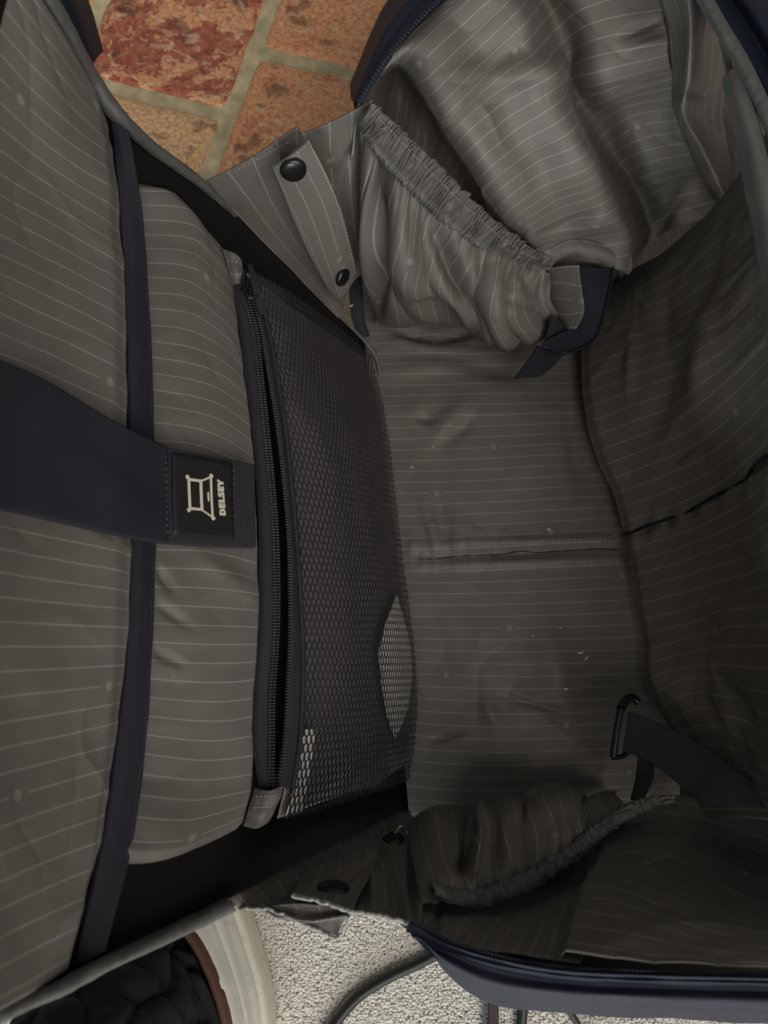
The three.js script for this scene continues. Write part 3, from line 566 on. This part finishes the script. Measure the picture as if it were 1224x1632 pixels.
{ // dark slits where the lining seams gape
  const slit = (s, pts, r, parent) => { const q = poly(pts, 34).map(([x, y]) => { const f = s.find(x, y); return f.p.addScaledVector(f.n, 0.0003); }); part('seam_slit', new THREE.TubeGeometry(new THREE.CatmullRomCurve3(q), 120, r, 6, false), mThreadBlack, parent); };
  slit(fw, [[986, 857], [1040, 836], [1100, 814], [1150, 785], [1190, 762], [1196, 748], [1224, 726]], 0.0013, fwM);
  slit(base, [[668, 893], [740, 886], [830, 880], [920, 878], [985, 875]], 0.0005, baseM);
}
// rim at the right: hem, binding, navy outside
{
  const s = sheet([
    [[1152, 128, 240], [1162, 115, 262], [1176, 104, 270]],
    [[1163, 185, 236], [1180, 175, 262], [1200, 165, 270]],
    [[1180, 265, 232], [1198, 255, 260], [1222, 245, 268]],
    [[1196, 345, 230], [1216, 340, 258], [1242, 335, 266]],
    [[1212, 440, 228], [1232, 440, 256], [1262, 440, 262]],
    [[1224, 560, 228], [1246, 560, 254], [1276, 560, 260]],
    [[1234, 700, 228], [1256, 700, 252], [1286, 700, 258]],
  ], { nu: 30, nv: 200, uv0: [0.01, 0.05], disp: (u, t, a, b) => 0.002 * Math.sin(Math.PI * u) + 0.0022 * noise(a * 20, b * 24, 3) });
  part('rim_hem', s.geo, mLiningPlain, bag, 'lit hem of the lining along the right rim');
  binding([[1100, -40, 268], [1124, 0, 269], [1150, 45, 270], [1180, 95, 270], [1205, 145, 270], [1232, 205, 270], [1262, 290, 268]], [[-12, 6, -4], [-4, 2, 5], [6, -3, 5], [12, -6, -4]], 8, mBind, bag, 'rim_binding');
  const n = sheet([
    [[1108, -50, 266], [1134, -8, 266], [1162, 38, 266], [1196, 92, 266], [1224, 142, 266], [1260, 215, 266], [1300, 330, 264]],
    [[1126, -60, 262], [1152, -18, 262], [1180, 26, 262], [1214, 80, 262], [1240, 130, 262], [1275, 205, 262], [1315, 330, 260]],
    [[1150, -70, 272], [1174, -30, 272], [1202, 12, 272], [1236, 68, 272], [1260, 118, 272], [1300, 195, 272], [1335, 330, 270]],
    [[1185, -90, 264], [1210, -50, 264], [1238, 0, 264], [1268, 50, 264], [1290, 100, 264], [1330, 180, 264], [1360, 330, 262]],
  ], { nu: 120, nv: 40, thick: 0.003, disp: (u, t, a, b) => 0.0008 * noise(a * 30, b * 30, 6) });
  part('rim_shell', n.geo, mShell, bag, 'navy outer fabric past the right rim');
  const ins = sheet([[[1040, -80, 258], [1110, -20, 262], [1152, 70, 262], [1176, 140, 258]], [[1060, -70, 225], [1125, 0, 225], [1150, 85, 225], [1166, 170, 222]]], { nu: 50, nv: 20, thick: 0.001 });
  part('rim_facing', ins.geo, mLiningPlain, bag);
}

// upper elastic pocket
const fa = (s, k, ph) => fold1(s * k + ph);
const up = sheet([
  [[584, 190, 232], [640, 250, 206], [705, 318, 180], [770, 372, 154], [830, 410, 134], [872, 436, 118]],
  [[578, 300, 190], [622, 352, 178], [690, 395, 158], [755, 428, 142], [812, 452, 128], [872, 474, 110]],
  [[584, 410, 132], [620, 432, 142], [680, 462, 134], [750, 486, 126], [810, 504, 114], [890, 498, 96]],
  [[598, 496, 60], [640, 505, 80], [712, 512, 84], [786, 540, 92], [840, 542, 86], [908, 512, 72]],
  [[598, 518, 32], [645, 520, 34], [715, 515, 34], [790, 540, 46], [845, 540, 44], [905, 520, 40]],
], {
  nu: 260, nv: 170, stripes: 'v', uv0: [0.03, 0.07], vs: 1.15, thick: 0.0012,
  disp: (s, t, a, b, x, y) => {
    const sw = s + 0.05 * Math.sin(t * 3 + s * 6) - 0.06 * t, big = fa(sw, 5.2, 0.15), g = sstep(0, 0.12, t) * (1 - 0.75 * sstep(0.8, 1, t));
    return soft(a, b, 0.7) + (0.008 * big - 0.004) * g + 0.0035 * fa(s + 0.02 * noise(t * 4, s * 9), 17, 0.3) * sstep(0.45, 0, t)
      + crease(x, y, 617, 190, 608, 490, 9, -0.019) + crease(x, y, 595, 220, 595, 490, 11, 0.008) + crease(x, y, 625, 330, 665, 480, 22, 0.009) + crease(x, y, 655, 480, 725, 505, 13, -0.012) + crease(x, y, 690, 360, 765, 530, 13, -0.019) + crease(x, y, 770, 420, 800, 545, 28, 0.011) + crease(x, y, 830, 420, 850, 480, 12, -0.006) + crease(x, y, 780, 470, 890, 500, 8, -0.002);
  },
});
const upM = part('elastic_pocket', up.geo, mLining, bag, 'gathered elastic pocket on the far end wall');
function ruche(line, across, k, mat, parent, name, amp, sd) {   // gathered elastic hem; `across` lists pixel shifts from the free edge to the stitch line
  const rows = across.map(([dx, dy, dh]) => line.map(([x, y, h, w = 1]) => P(x + dx * w, y + dy * w, h + dh * w)));
  const ph = (s, t) => s * k + 2.4 * noise(s * 12, sd, 1) + 0.5 * t + 0.9 * noise(s * k * 0.3, t * 1.6, sd);
  const s = sheet(rows, { nu: 860, nv: 30, thick: 0.0012,
    disp: (u, t, a, b) => amp * (fold1(ph(u, t)) - 0.5) * (0.65 + 0.8 * Math.abs(noise(u * k * 0.6, 3.1, sd))) + 0.35 * amp * noise(u * k * 2.3, t * 3, sd) - 0.6 * amp * sstep(0.86, 1, t),
    slide: (u, t) => -(amp * 1.5 * (fold1(ph(u, t) + 0.3) - 0.4) * (0.4 + Math.abs(noise(u * k * 0.5, 8.2, sd)) * 1.4)) * sstep(0.3, 0, t),
    slideU: (u, t) => amp * 0.6 * Math.sin(ph(u, t) * 6.28) * (1 - t) });
  const m = part(name, s.geo, mat, parent); return [s, m];
}
const [ru, ruM] = ruche([[590, 172, 244, 0.8], [612, 196, 234, 1], [648, 232, 214, 1.15], [690, 270, 196, 1.2], [730, 312, 178, 1.15], [775, 352, 160, 1], [815, 382, 144, 0.85], [850, 404, 132, 0.65], [884, 416, 122, 0.4]], [[5, -6, 3], [-3, 5, 2], [-11, 17, 1], [-19, 30, 0], [-24, 39, -5]], 56, mLiningPlain, upM, 'elastic_hem', 0.0030, 1.7);
stitches(ru, [[592, 180], [620, 205], [660, 248], [700, 288], [740, 328], [790, 372], [840, 406], [870, 418]], mThread, ruM, { pitch: 4, r: 0.0004, lift: 0.0006 });
// lower elastic pocket
const lp = sheet([
  [[668, 1448, 205], [740, 1432, 172], [806, 1412, 146], [866, 1384, 126], [928, 1340, 108], [1000, 1296, 96]],
  [[660, 1392, 168], [728, 1385, 155], [795, 1368, 138], [862, 1338, 116], [925, 1305, 102], [988, 1284, 86]],
  [[652, 1342, 118], [722, 1332, 125], [788, 1312, 116], [852, 1290, 104], [918, 1276, 90], [980, 1274, 70]],
  [[652, 1308, 72], [716, 1300, 80], [784, 1288, 82], [848, 1266, 78], [912, 1262, 64], [985, 1270, 50]],
  [[654, 1298, 36], [716, 1294, 36], [784, 1286, 40], [848, 1276, 38], [912, 1276, 36], [985, 1280, 34]],
], {
  nu: 220, nv: 140, stripes: 'v', uv0: [0.06, 0.02],
  disp: (s, t, a, b, x, y) => soft(a, b, 0.7) + (0.010 * fa(s + 0.04 * Math.sin(t * 4), 3.4, 0.02) - 0.005) * sstep(0, 0.15, t) + 0.003 * fa(s, 13, 0.2) * sstep(0.4, 0, t)
    + crease(x, y, 745, 1430, 770, 1280, 8, 0.010) + crease(x, y, 752, 1320, 730, 1400, 9, -0.008) + crease(x, y, 790, 1290, 790, 1400, 9, -0.009) + crease(x, y, 860, 1290, 880, 1370, 22, 0.006) + crease(x, y, 665, 1320, 720, 1315, 14, 0.004),
});
const lpM = part('elastic_pocket', lp.geo, mLining, bag, 'gathered elastic pocket on the near end wall');
const [rl, rlM] = ruche([[694, 1420, 196, 1], [735, 1434, 180, 1.1], [775, 1432, 164, 1.1], [815, 1418, 150, 1.05], [860, 1396, 134, 1], [905, 1366, 122, 0.9], [945, 1334, 112, 0.8], [985, 1306, 106, 0.7], [1030, 1282, 104, 0.6], [1075, 1272, 104, 0.3]], [[5, 9, 2], [2, 4, 3], [-2, -5, 2], [-6, -13, 0], [-9, -19, -4]], 34, mLiningPlain, lpM, 'elastic_hem', 0.0026, 4.4);
void rl; void rlM;

// near end wall lining
const nw = sheet([
  [[985, 1300, 60], [1050, 1280, 60], [1120, 1276, 58], [1190, 1288, 58], [1285, 1300, 60]],
  [[964, 1332, 84], [1040, 1322, 84], [1110, 1338, 82], [1180, 1366, 84], [1285, 1405, 100]],
  [[944, 1376, 122], [1012, 1374, 124], [1090, 1404, 138], [1170, 1440, 160], [1285, 1480, 185]],
  [[918, 1430, 168], [985, 1434, 172], [1060, 1460, 190], [1140, 1490, 206], [1285, 1520, 222]],
  [[900, 1482, 206], [962, 1488, 210], [1040, 1506, 218], [1130, 1524, 226], [1285, 1540, 236]],
  [[886, 1530, 238], [950, 1538, 238], [1030, 1544, 238], [1130, 1548, 238], [1285, 1552, 240]],
], { nu: 150, nv: 130, uv0: [0.04, 0.01], disp: (s, t, a, b, x, y) => 0.005 + soft(a, b, 1) + 0.003 * noise(a * 8, b * 8, 2) - 0.006 * sstep(0.06, 0, s) });
part('near_wall_lining', nw.geo, mLining, bag, 'pinstriped lining of the near end wall');
const nl = sheet([
  [[985, 1300, 60], [975, 1375, 104], [955, 1440, 160], [925, 1534, 236]],
  [[930, 1345, 58], [910, 1400, 84], [895, 1455, 170], [870, 1526, 236]],
  [[880, 1378, 66], [860, 1425, 96], [840, 1470, 182], [812, 1518, 236]],
  [[820, 1410, 78], [800, 1440, 108], [778, 1468, 190], [752, 1505, 236]],
  [[745, 1420, 110], [728, 1445, 142], [708, 1462, 202], [694, 1488, 236]],
  [[680, 1400, 160], [664, 1432, 182], [652, 1455, 206], [640, 1472, 232]],
  [[640, 1380, 110], [634, 1400, 120], [632, 1420, 140], [630, 1440, 170]],
], { nu: 60, nv: 130, uv0: [0.1, 0.05], disp: (s, t, a, b, x, y) => soft(a, b, 1) + crease(x, y, 700, 1440, 690, 1490, 6, -0.003) });
part('near_wall_lining', nl.geo, mLining, bag, 'shaded pinstriped lining below the near elastic pocket');

// lower gusset between lid and near end wall
const lg = sheet([
  [[360, 1434, 212], [438, 1396, 172], [518, 1356, 128], [590, 1322, 86], [654, 1292, 48]],
  [[378, 1446, 206], [470, 1424, 190], [545, 1392, 160], [605, 1362, 128], [662, 1338, 92]],
  [[394, 1447, 208], [476, 1450, 210], [558, 1428, 198], [618, 1402, 178], [674, 1396, 156]],
  [[420, 1448, 210], [482, 1466, 222], [560, 1453, 232], [612, 1460, 236], [672, 1476, 238]],
], { nu: 130, nv: 80, stripes: 'v', uv0: [0.17, 0.0], disp: (s, t, a, b, x, y) => soft(a, b, 0.8) + 0.0018 * noise(a * 30, b * 10, 3) + crease(x, y, 590, 1370, 600, 1450, 10, 0.005) + crease(x, y, 620, 1380, 640, 1460, 10, -0.005) + crease(x, y, 480, 1400, 420, 1440, 8, -0.004) + crease(x, y, 655, 1320, 660, 1460, 6, -0.006) });
const lgM = part('corner_gusset', lg.geo, mLining, bag, 'pinstriped folding gusset at the lower corner');
const tabS = sheet([[[425, 1444, 212], [480, 1440, 220], [556, 1450, 230]], [[435, 1452, 214], [488, 1468, 222], [548, 1472, 226]], [[448, 1458, 212], [490, 1474, 220], [537, 1494, 220]]], { nu: 60, nv: 24, stripes: 'v', uv0: [0.02, 0.05], disp: (s, t, a, b) => -0.004 * Math.sin(Math.PI * t) + 0.001 * noise(a * 60, b * 60) });
const tabM = part('snap_flap', tabS.geo, mLining, lgM, 'folded under-flap with raw lit edge');
const over = sheet([[[490, 1388, 176], [540, 1372, 164], [600, 1345, 130]], [[476, 1410, 200], [535, 1400, 196], [600, 1375, 160]], [[467, 1428, 222], [515, 1438, 232], [560, 1452, 238]]], { nu: 60, nv: 40, stripes: 'v', uv0: [0.04, 0.02], disp: (s, t, a, b) => 0.0015 + 0.001 * noise(a * 60, b * 60, 4) });
const overM = part('snap_flap', over.geo, mLining, lgM, 'upper flap with a black snap button');
snap(over, 531, 1416, 0.0088, overM, V3(0, 0, -0.9)); snap(lg, 627, 1338, 0.0078, lgM, V3(-0.3, 0.2, -0.5));
const mHem = new THREE.MeshPhysicalMaterial({ color: new THREE.Color().setRGB(0.3, 0.29, 0.27), roughness: 0.6, sheen: 0.5, name: 'raw_hem' });
const wavy = (pts, a, n) => { const c = new THREE.CatmullRomCurve3(pts.map(toV)); return Array.from({ length: n + 1 }, (_, i) => { const p = c.getPoint(i / n); p.y += a * noise(i * 0.9, 3, 1); p.z += a * noise(i * 0.8, 9, 1); return p; }); };
part('raw_hem', tube(wavy([[466, 1428, 224], [515, 1438, 234], [562, 1453, 240], [600, 1458, 239], [655, 1472, 240]], 0.0012, 40), 0.0011, { n: 160, k: 8 }), mHem, overM);
part('raw_hem', tube(wavy([[392, 1448, 210], [430, 1450, 214], [470, 1466, 220], [505, 1482, 222], [537, 1494, 222], [552, 1472, 230], [562, 1454, 236]], 0.0014, 46), 0.0009, { n: 160, k: 8 }), mHem, tabM);
part('zip_stop', tube([[630, 1328, 100], [638, 1318, 100], [646, 1322, 98], [650, 1330, 98]], 0.0013, { n: 20, k: 8 }), new THREE.MeshStandardMaterial({ color: new THREE.Color().setRGB(0.55, 0.54, 0.5), roughness: 0.3, metalness: 0.9, name: 'steel' }), lgM);

// navy rims: near end and far end
const nearRim = [
  [[650, 1470, 234], [719, 1499, 236], [800, 1522, 237], [900, 1538, 237], [1040, 1545, 237], [1290, 1552, 237]],
  [[653, 1474, 243], [716, 1507, 246], [800, 1532, 246], [900, 1549, 246], [1040, 1556, 246], [1290, 1562, 246]],
  [[660, 1480, 236], [707, 1515, 235], [792, 1546, 234], [900, 1564, 234], [1040, 1571, 234], [1290, 1578, 234]],
  [[668, 1488, 238], [702, 1527, 238], [782, 1567, 236], [900, 1584, 236], [1040, 1592, 236], [1290, 1600, 236]],
  [[672, 1492, 224], [703, 1535, 222], [780, 1577, 220], [900, 1594, 219], [1040, 1601, 218], [1290, 1608, 218]],
  [[680, 1500, 212], [708, 1544, 208], [780, 1588, 204], [900, 1604, 203], [1040, 1612, 203], [1290, 1622, 203]],
  [[690, 1505, 170], [722, 1548, 160], [792, 1590, 150], [900, 1600, 150], [1040, 1608, 150], [1290, 1618, 150]],
  [[670, 1440, 8], [720, 1450, 8], [800, 1462, 8], [900, 1466, 8], [1040, 1468, 8], [1290, 1470, 8]],
];
const rimN = sheet(nearRim, { nu: 150, nv: 150, thick: 0.003, disp: (s, t, a, b) => 0.0012 * noise(a * 18, b * 30, 5) + 0.0005 * noise(a * 60, b * 60, 1) });
const rimNM = part('near_rim', rimN.geo, mShell, bag, 'navy outer rim with zip along the near end');
teeth(nearRim[0].map(([x, y, h]) => [x, y + 4, h + 6]), 0.0008, 0.0019, rimNM, mTeeth);
const farOut = [[560, 160, 232], [578, 118, 240], [595, 78, 244], [616, 38, 248], [652, -8, 250], [700, -50, 252], [800, -110, 256], [960, -190, 260], [1180, -240, 262]];
const farIn = [[574, 160, 246], [602, 114, 254], [628, 78, 257], [655, 46, 259], [708, -6, 261], [760, -42, 255], [840, -85, 258], [980, -150, 262], [1130, -90, 264]];
const rimF = sheet([farIn, farIn.map((p, i) => p.map((q, k) => lerp(q, farOut[i][k], 0.45) + (k === 2 ? 3 : 0))), farOut, farOut.map(([x, y, h]) => [x + 4, y + 12, h - 60]), farOut.map(([x, y, h]) => P(x, y, h)).map((p) => V3(p.x * 0.9 + 0.02, 0.006, p.z + 0.06))], { nu: 150, nv: 70, thick: 0.003, disp: (s, t, a, b) => 0.0008 * noise(a * 20, b * 30, 2) });
const rimFM = part('far_rim', rimF.geo, mShell, bag, 'navy outer rim with zip along the far end');
teeth(farIn.slice(0, 6).map(([x, y, h]) => [x - 1, y, h + 4]), 0.0011, 0.0026, rimFM, mTeeth);
{ // outer shell closing the bag underneath and at the right
  const right = sheet([[W(300, 264, -470), W(310, 262, -300), W(306, 255, -100), W(300, 248, 60), W(290, 242, 150)], [W(310, 130, -430), W(320, 130, -290), W(316, 130, -100), W(310, 130, 60), W(290, 130, 140)], [W(290, 6, -380), W(296, 6, -280), W(296, 6, -100), W(296, 6, 50), W(280, 6, 110)]], { nu: 40, nv: 20, thick: 0.004, flip: false });
  part('outer_shell', right.geo, mShell, bag);
  const under = sheet([[W(-12, 8, -330), W(300, 8, -390)], [W(-15, 8, 105), W(290, 8, 115)]], { nu: 10, nv: 10, thick: 0.004 });
  part('outer_base', under.geo, mShell, bag);
}
// compression straps
{
  const tab = sheet([[[862, 430, 112], [892, 424, 126], [922, 422, 138]], [[870, 465, 104], [898, 462, 118], [927, 470, 130]], [[886, 500, 98], [907, 502, 108], [929, 498, 120]], [[902, 522, 98], [909, 524, 104], [916, 524, 110]]], { nu: 50, nv: 60, uv0: [0.0, 0.005], disp: (s, t, a, b) => 0.002 * Math.sin(Math.PI * s) + soft(a, b, 0.4) });
  const tm = part('strap_tab', tab.geo, mLining, bag, 'pinstriped tab holding the far strap');
  const lo = sheet([[[924, 424, 124], [950, 426, 126], [978, 426, 124]], [[925, 455, 122], [948, 460, 124], [970, 462, 122]], [[928, 490, 116], [945, 500, 116], [960, 505, 114]], [[918, 518, 108], [934, 532, 106], [946, 540, 104]], [[894, 530, 102], [908, 548, 100], [916, 558, 97]], [[866, 545, 96], [876, 556, 94], [884, 564, 92]]], { nu: 30, nv: 90, thick: 0.0018, disp: (s, t, a, b) => 0.0006 * noise(a * 50, b * 50) });
  part('strap_loop', lo.geo, mNavy, tm);
  part('strap_edge', tube([[978, 426, 126], [972, 462, 124], [962, 505, 116], [948, 540, 106], [917, 559, 99], [884, 566, 95], [868, 556, 96], [865, 546, 98]], 0.0009, { n: 60, k: 8 }), mTape, tm);
  const fillS = sheet([[[880, 500, 104], [905, 525, 100]], [[872, 530, 98], [900, 545, 95]], [[866, 550, 92], [890, 560, 90]]], { nu: 10, nv: 20, thick: 0.0015 });
  part('strap_loop', fillS.geo, mNavy, tm);
  const tail = sheet([[[856, 552, 88], [898, 566, 84]], [[838, 580, 74], [880, 586, 72]], [[821, 604, 62], [862, 600, 60]]], { nu: 16, nv: 30, thick: 0.0018 });
  part('strap_tail', tail.geo, mNavy, tm);
  const w1 = [[1002, 1134, 92], [1040, 1148, 98], [1090, 1172, 106], [1140, 1200, 116], [1182, 1232, 124], [1240, 1270, 132]], w2 = [[992, 1198, 92], [1022, 1208, 98], [1056, 1228, 106], [1090, 1256, 116], [1130, 1278, 126], [1240, 1290, 134]];
  const ws = sheet(w1.map((p, i) => [0, 0.5, 1].map((t) => p.map((q, k) => lerp(q, w2[i][k], t)))), { nu: 40, nv: 100, thick: 0.002, disp: (s, t, a, b) => 0.001 * noise(a * 30, b * 20, 3) });
  const wm = part('near_strap', ws.geo, mWeb, bag, 'black webbing strap with slider in the near right corner');
  const bk = mergeGeometries([tube([[989, 1130, 96], [982, 1170, 96], [977, 1207, 96]], 0.0026, { n: 20 }), tube([[989, 1130, 96], [998, 1116, 92], [1008, 1112, 88], [1016, 1118, 86]], 0.0032, { n: 20 }), tube([[977, 1207, 96], [990, 1206, 92], [1000, 1200, 90]], 0.0018, { n: 20 })]);
  part('slider_buckle', bk, mPlastic, wm);
  const lk = sheet([[[1016, 1208, 88], [1044, 1222, 88]], [[1014, 1240, 74], [1040, 1246, 74]], [[1006, 1276, 62], [1026, 1276, 62]]], { nu: 10, nv: 24, thick: 0.002 });
  part('strap_end', lk.geo, mWeb, wm);
}
{
  const lint = [[655, 743, 3, 3], [875, 843, 3, 4], [884, 806, 2, 2], [926, 1040, 2, 11], [934, 1048, 2, 10], [902, 1098, 9, 2], [893, 1000, 2, 2], [690, 712, 2, 2], [850, 1012, 2, 2]].map(([x, y, w, h], i) => { const q = base.find(x, y), g = new THREE.SphereGeometry(1, 6, 5); g.scale(w * 0.00026, 0.00025, h * 0.00026); g.rotateY(i * 0.7 - 0.3); g.translate(q.p.x, q.p.y + 0.0004, q.p.z); return g; });
  const m = part('lint', mergeGeometries(lint), mPaper, scene); m.userData = { kind: 'stuff', label: 'white lint specks scattered on the bag bottom lining', category: 'lint' };
}
// ------------------------------------------------------------------ things on the carpet
const mCable = new THREE.MeshPhysicalMaterial({ color: new THREE.Color().setRGB(0.012, 0.012, 0.014), roughness: 0.45, name: 'cable_jacket' });
const mCord = new THREE.MeshPhysicalMaterial({ color: new THREE.Color().setRGB(0.2, 0.25, 0.34), roughness: 0.5, bumpMap: tRib, bumpScale: 0.0006, name: 'blue_cord' });
const mStrip = new THREE.MeshPhysicalMaterial({ color: new THREE.Color().setRGB(0.06, 0.045, 0.033), roughness: 0.8, bumpMap: tTwill, bumpScale: 0.0006, side: THREE.DoubleSide, name: 'brown_band' });
function cable(name, label, cat, pts, r, mat = mCable) { const t = thing(name, label, cat); part('jacket', tube(pts, r, { n: 90, k: 12 }), mat, t); return t; }
cable('power_cable', 'thick black cable curving over the carpet beside the shoe', 'cable', [[350, 2300, 14], [420, 1900, 14], [480, 1720, 14], [528, 1640, 14], [570, 1590, 14], [620, 1558, 14], [665, 1537, 14], [710, 1514, 14], [800, 1470, 14], [900, 1440, 14]], 0.0040);
cable('power_cable', 'short black cable straight out from under the near rim', 'cable', [[833, 1560, 14], [833, 1605, 14], [830, 1640, 14], [826, 1700, 14], [800, 1950, 14], [830, 2300, 14]], 0.0042);
cable('thin_cable', 'thin dark cable slanting out under the rim at the right', 'cable', [[880, 1570, 13], [905, 1608, 13], [925, 1640, 13], [960, 1700, 13], [1080, 1880, 13], [1300, 2250, 13]], 0.0026);
cable('thin_cable', 'pale blue cord beside the brown band under the near rim', 'cord', [[765, 1560, 14], [768, 1590, 14], [772, 1612, 14], [774, 1700, 14], [790, 1950, 14], [780, 2300, 14]], 0.0017, mCord);
{
  const t = thing('brown_band', 'flat dark brown band on the carpet beside the pale blue cord', 'band');
  const s = sheet([[[779, 1560, 14], [795, 1560, 14]], [[779, 1620, 14], [795, 1620, 14]], [[779, 1710, 14], [796, 1710, 14]], [[797, 1960, 14], [814, 1960, 14]], [[786, 2300, 14], [806, 2300, 14]]], { nu: 10, nv: 40, thick: 0.003 });
  part('band', s.geo, mStrip, t);
}
{ // white sneaker, worn by the person whose trouser leg falls over it
  const shoe = thing('sneaker', 'worn white leather sneaker with brown collar edge beneath the lid edge', 'shoe');
  const tL = dataTex(512, 512, (x, y) => { const f = fbm(x / 60, y / 60, 5), g = fbm(x / 12, y / 30, 9), d = sstep(0.15, 0.4, f); return [226 - 14 * d + 8 * g, 224 - 17 * d + 8 * g, 213 - 24 * d + 8 * g]; }, true, [1 / 0.1, 1 / 0.1]);
  const mLeather = new THREE.MeshPhysicalMaterial({ map: tL, roughness: 0.5, clearcoat: 0.1, side: THREE.DoubleSide, name: 'white_leather' });
  const mSole = new THREE.MeshPhysicalMaterial({ map: tL, color: new THREE.Color().setRGB(0.86, 0.84, 0.78), roughness: 0.65, side: THREE.DoubleSide, name: 'white_sole' });
  const mBrown = new THREE.MeshPhysicalMaterial({ color: new THREE.Color().setRGB(0.10, 0.043, 0.022), roughness: 0.8, side: THREE.DoubleSide, name: 'brown_suede' });
  const mDark = new THREE.MeshPhysicalMaterial({ color: new THREE.Color().setRGB(0.008, 0.0075, 0.0085), roughness: 0.9, sheen: 0.4, sheenColor: new THREE.Color(0.03, 0.03, 0.032), side: THREE.DoubleSide, name: 'dark_cloth' });
  const cx = -0.147, cz = 0.222, ax = -0.34, az = -0.94;                                  // centre of the opening, way the toe points
  const ring = (w, b, f, h, pw = 0.85, n = 48) => Array.from({ length: n + 1 }, (_, i) => { const a = i / n * Math.PI * 2 + Math.PI, c = Math.cos(a), s = Math.sin(a), l = w * Math.sign(c) * Math.pow(Math.abs(c), pw), q = (s > 0 ? f : b) * s; return V3(cx - az * l + ax * q, h, cz + ax * l + az * q); });
  const band = (name, rings, mat, disp, parent = shoe) => part(name, sheet(rings, { nu: 200, nv: 60, thick: 0.0015, disp }).geo, mat, parent);
  band('sole', [ring(0.056, 0.085, 0.19, 0.009), ring(0.060, 0.090, 0.195, 0.013), ring(0.060, 0.090, 0.195, 0.024), ring(0.057, 0.087, 0.192, 0.038), ring(0.048, 0.078, 0.18, 0.040)], mSole, (s, t, a, b) => 0.0005 * noise(a * 60, b * 60));
  band('upper', [ring(0.0525, 0.083, 0.187, 0.037), ring(0.053, 0.083, 0.186, 0.045), ring(0.0495, 0.079, 0.175, 0.055), ring(0.0505, 0.078, 0.155, 0.062), ring(0.0475, 0.074, 0.11, 0.073), ring(0.0455, 0.071, 0.085, 0.082), ring(0.0425, 0.068, 0.08, 0.087)], mLeather, (s, t, a, b) => 0.0007 * noise(a * 40, b * 60, 3) + 0.00025 * noise(a * 160, b * 40, 3) - 0.0022 * Math.exp(-(((t - 0.40) / 0.03) ** 2)) - 0.001 * Math.exp(-(((t - 0.62) / 0.02) ** 2)));
  band('collar', [ring(0.0435, 0.069, 0.081, 0.086), ring(0.0405, 0.066, 0.078, 0.091), ring(0.0365, 0.062, 0.074, 0.089), ring(0.035, 0.06, 0.072, 0.076)], mBrown, (s, t, a, b) => 0.0006 * noise(a * 120, b * 120, 3));
  band('insole', [ring(0.036, 0.062, 0.073, 0.084), ring(0.034, 0.06, 0.07, 0.06), ring(0.02, 0.04, 0.05, 0.05), ring(0.001, 0.002, 0.002, 0.05)], mDark);
  const person = thing('person', 'person in black trousers, only the lower leg above the white sneaker showing', 'person');
  const leg = (w, b, f, h, dx, dz) => ring(w, b, f, h, 1).map((p) => p.add(V3(dx, 0, dz)));
  const lg2 = sheet([leg(0.031, 0.05, 0.058, 0.072, 0, 0), leg(0.034, 0.055, 0.060, 0.090, -0.004, 0.002), leg(0.043, 0.062, 0.066, 0.112, -0.014, 0.008), leg(0.052, 0.066, 0.066, 0.150, -0.026, 0.018), leg(0.056, 0.066, 0.064, 0.20, -0.032, 0.03), leg(0.060, 0.066, 0.064, 0.28, -0.034, 0.045), leg(0.04, 0.04, 0.04, 0.30, -0.034, 0.05), leg(0.001, 0.001, 0.001, 0.302, -0.034, 0.05)], {
    nu: 260, nv: 160, thick: 0.0012, disp: (s, t, a, b) => 0.006 * (fold1(s * 13 + 1.3 * noise(t * 5, s * 8, 2)) - 0.5) * sstep(0.02, 0.15, t) + 0.004 * noise(s * 20, t * 24, 5) + 0.003 * fold1(t * 9 + 1.2 * noise(s * 9, t * 3, 8)) });
  part('trouser_leg', lg2.geo, mDark, person);
}
renderer.render(scene, camera);
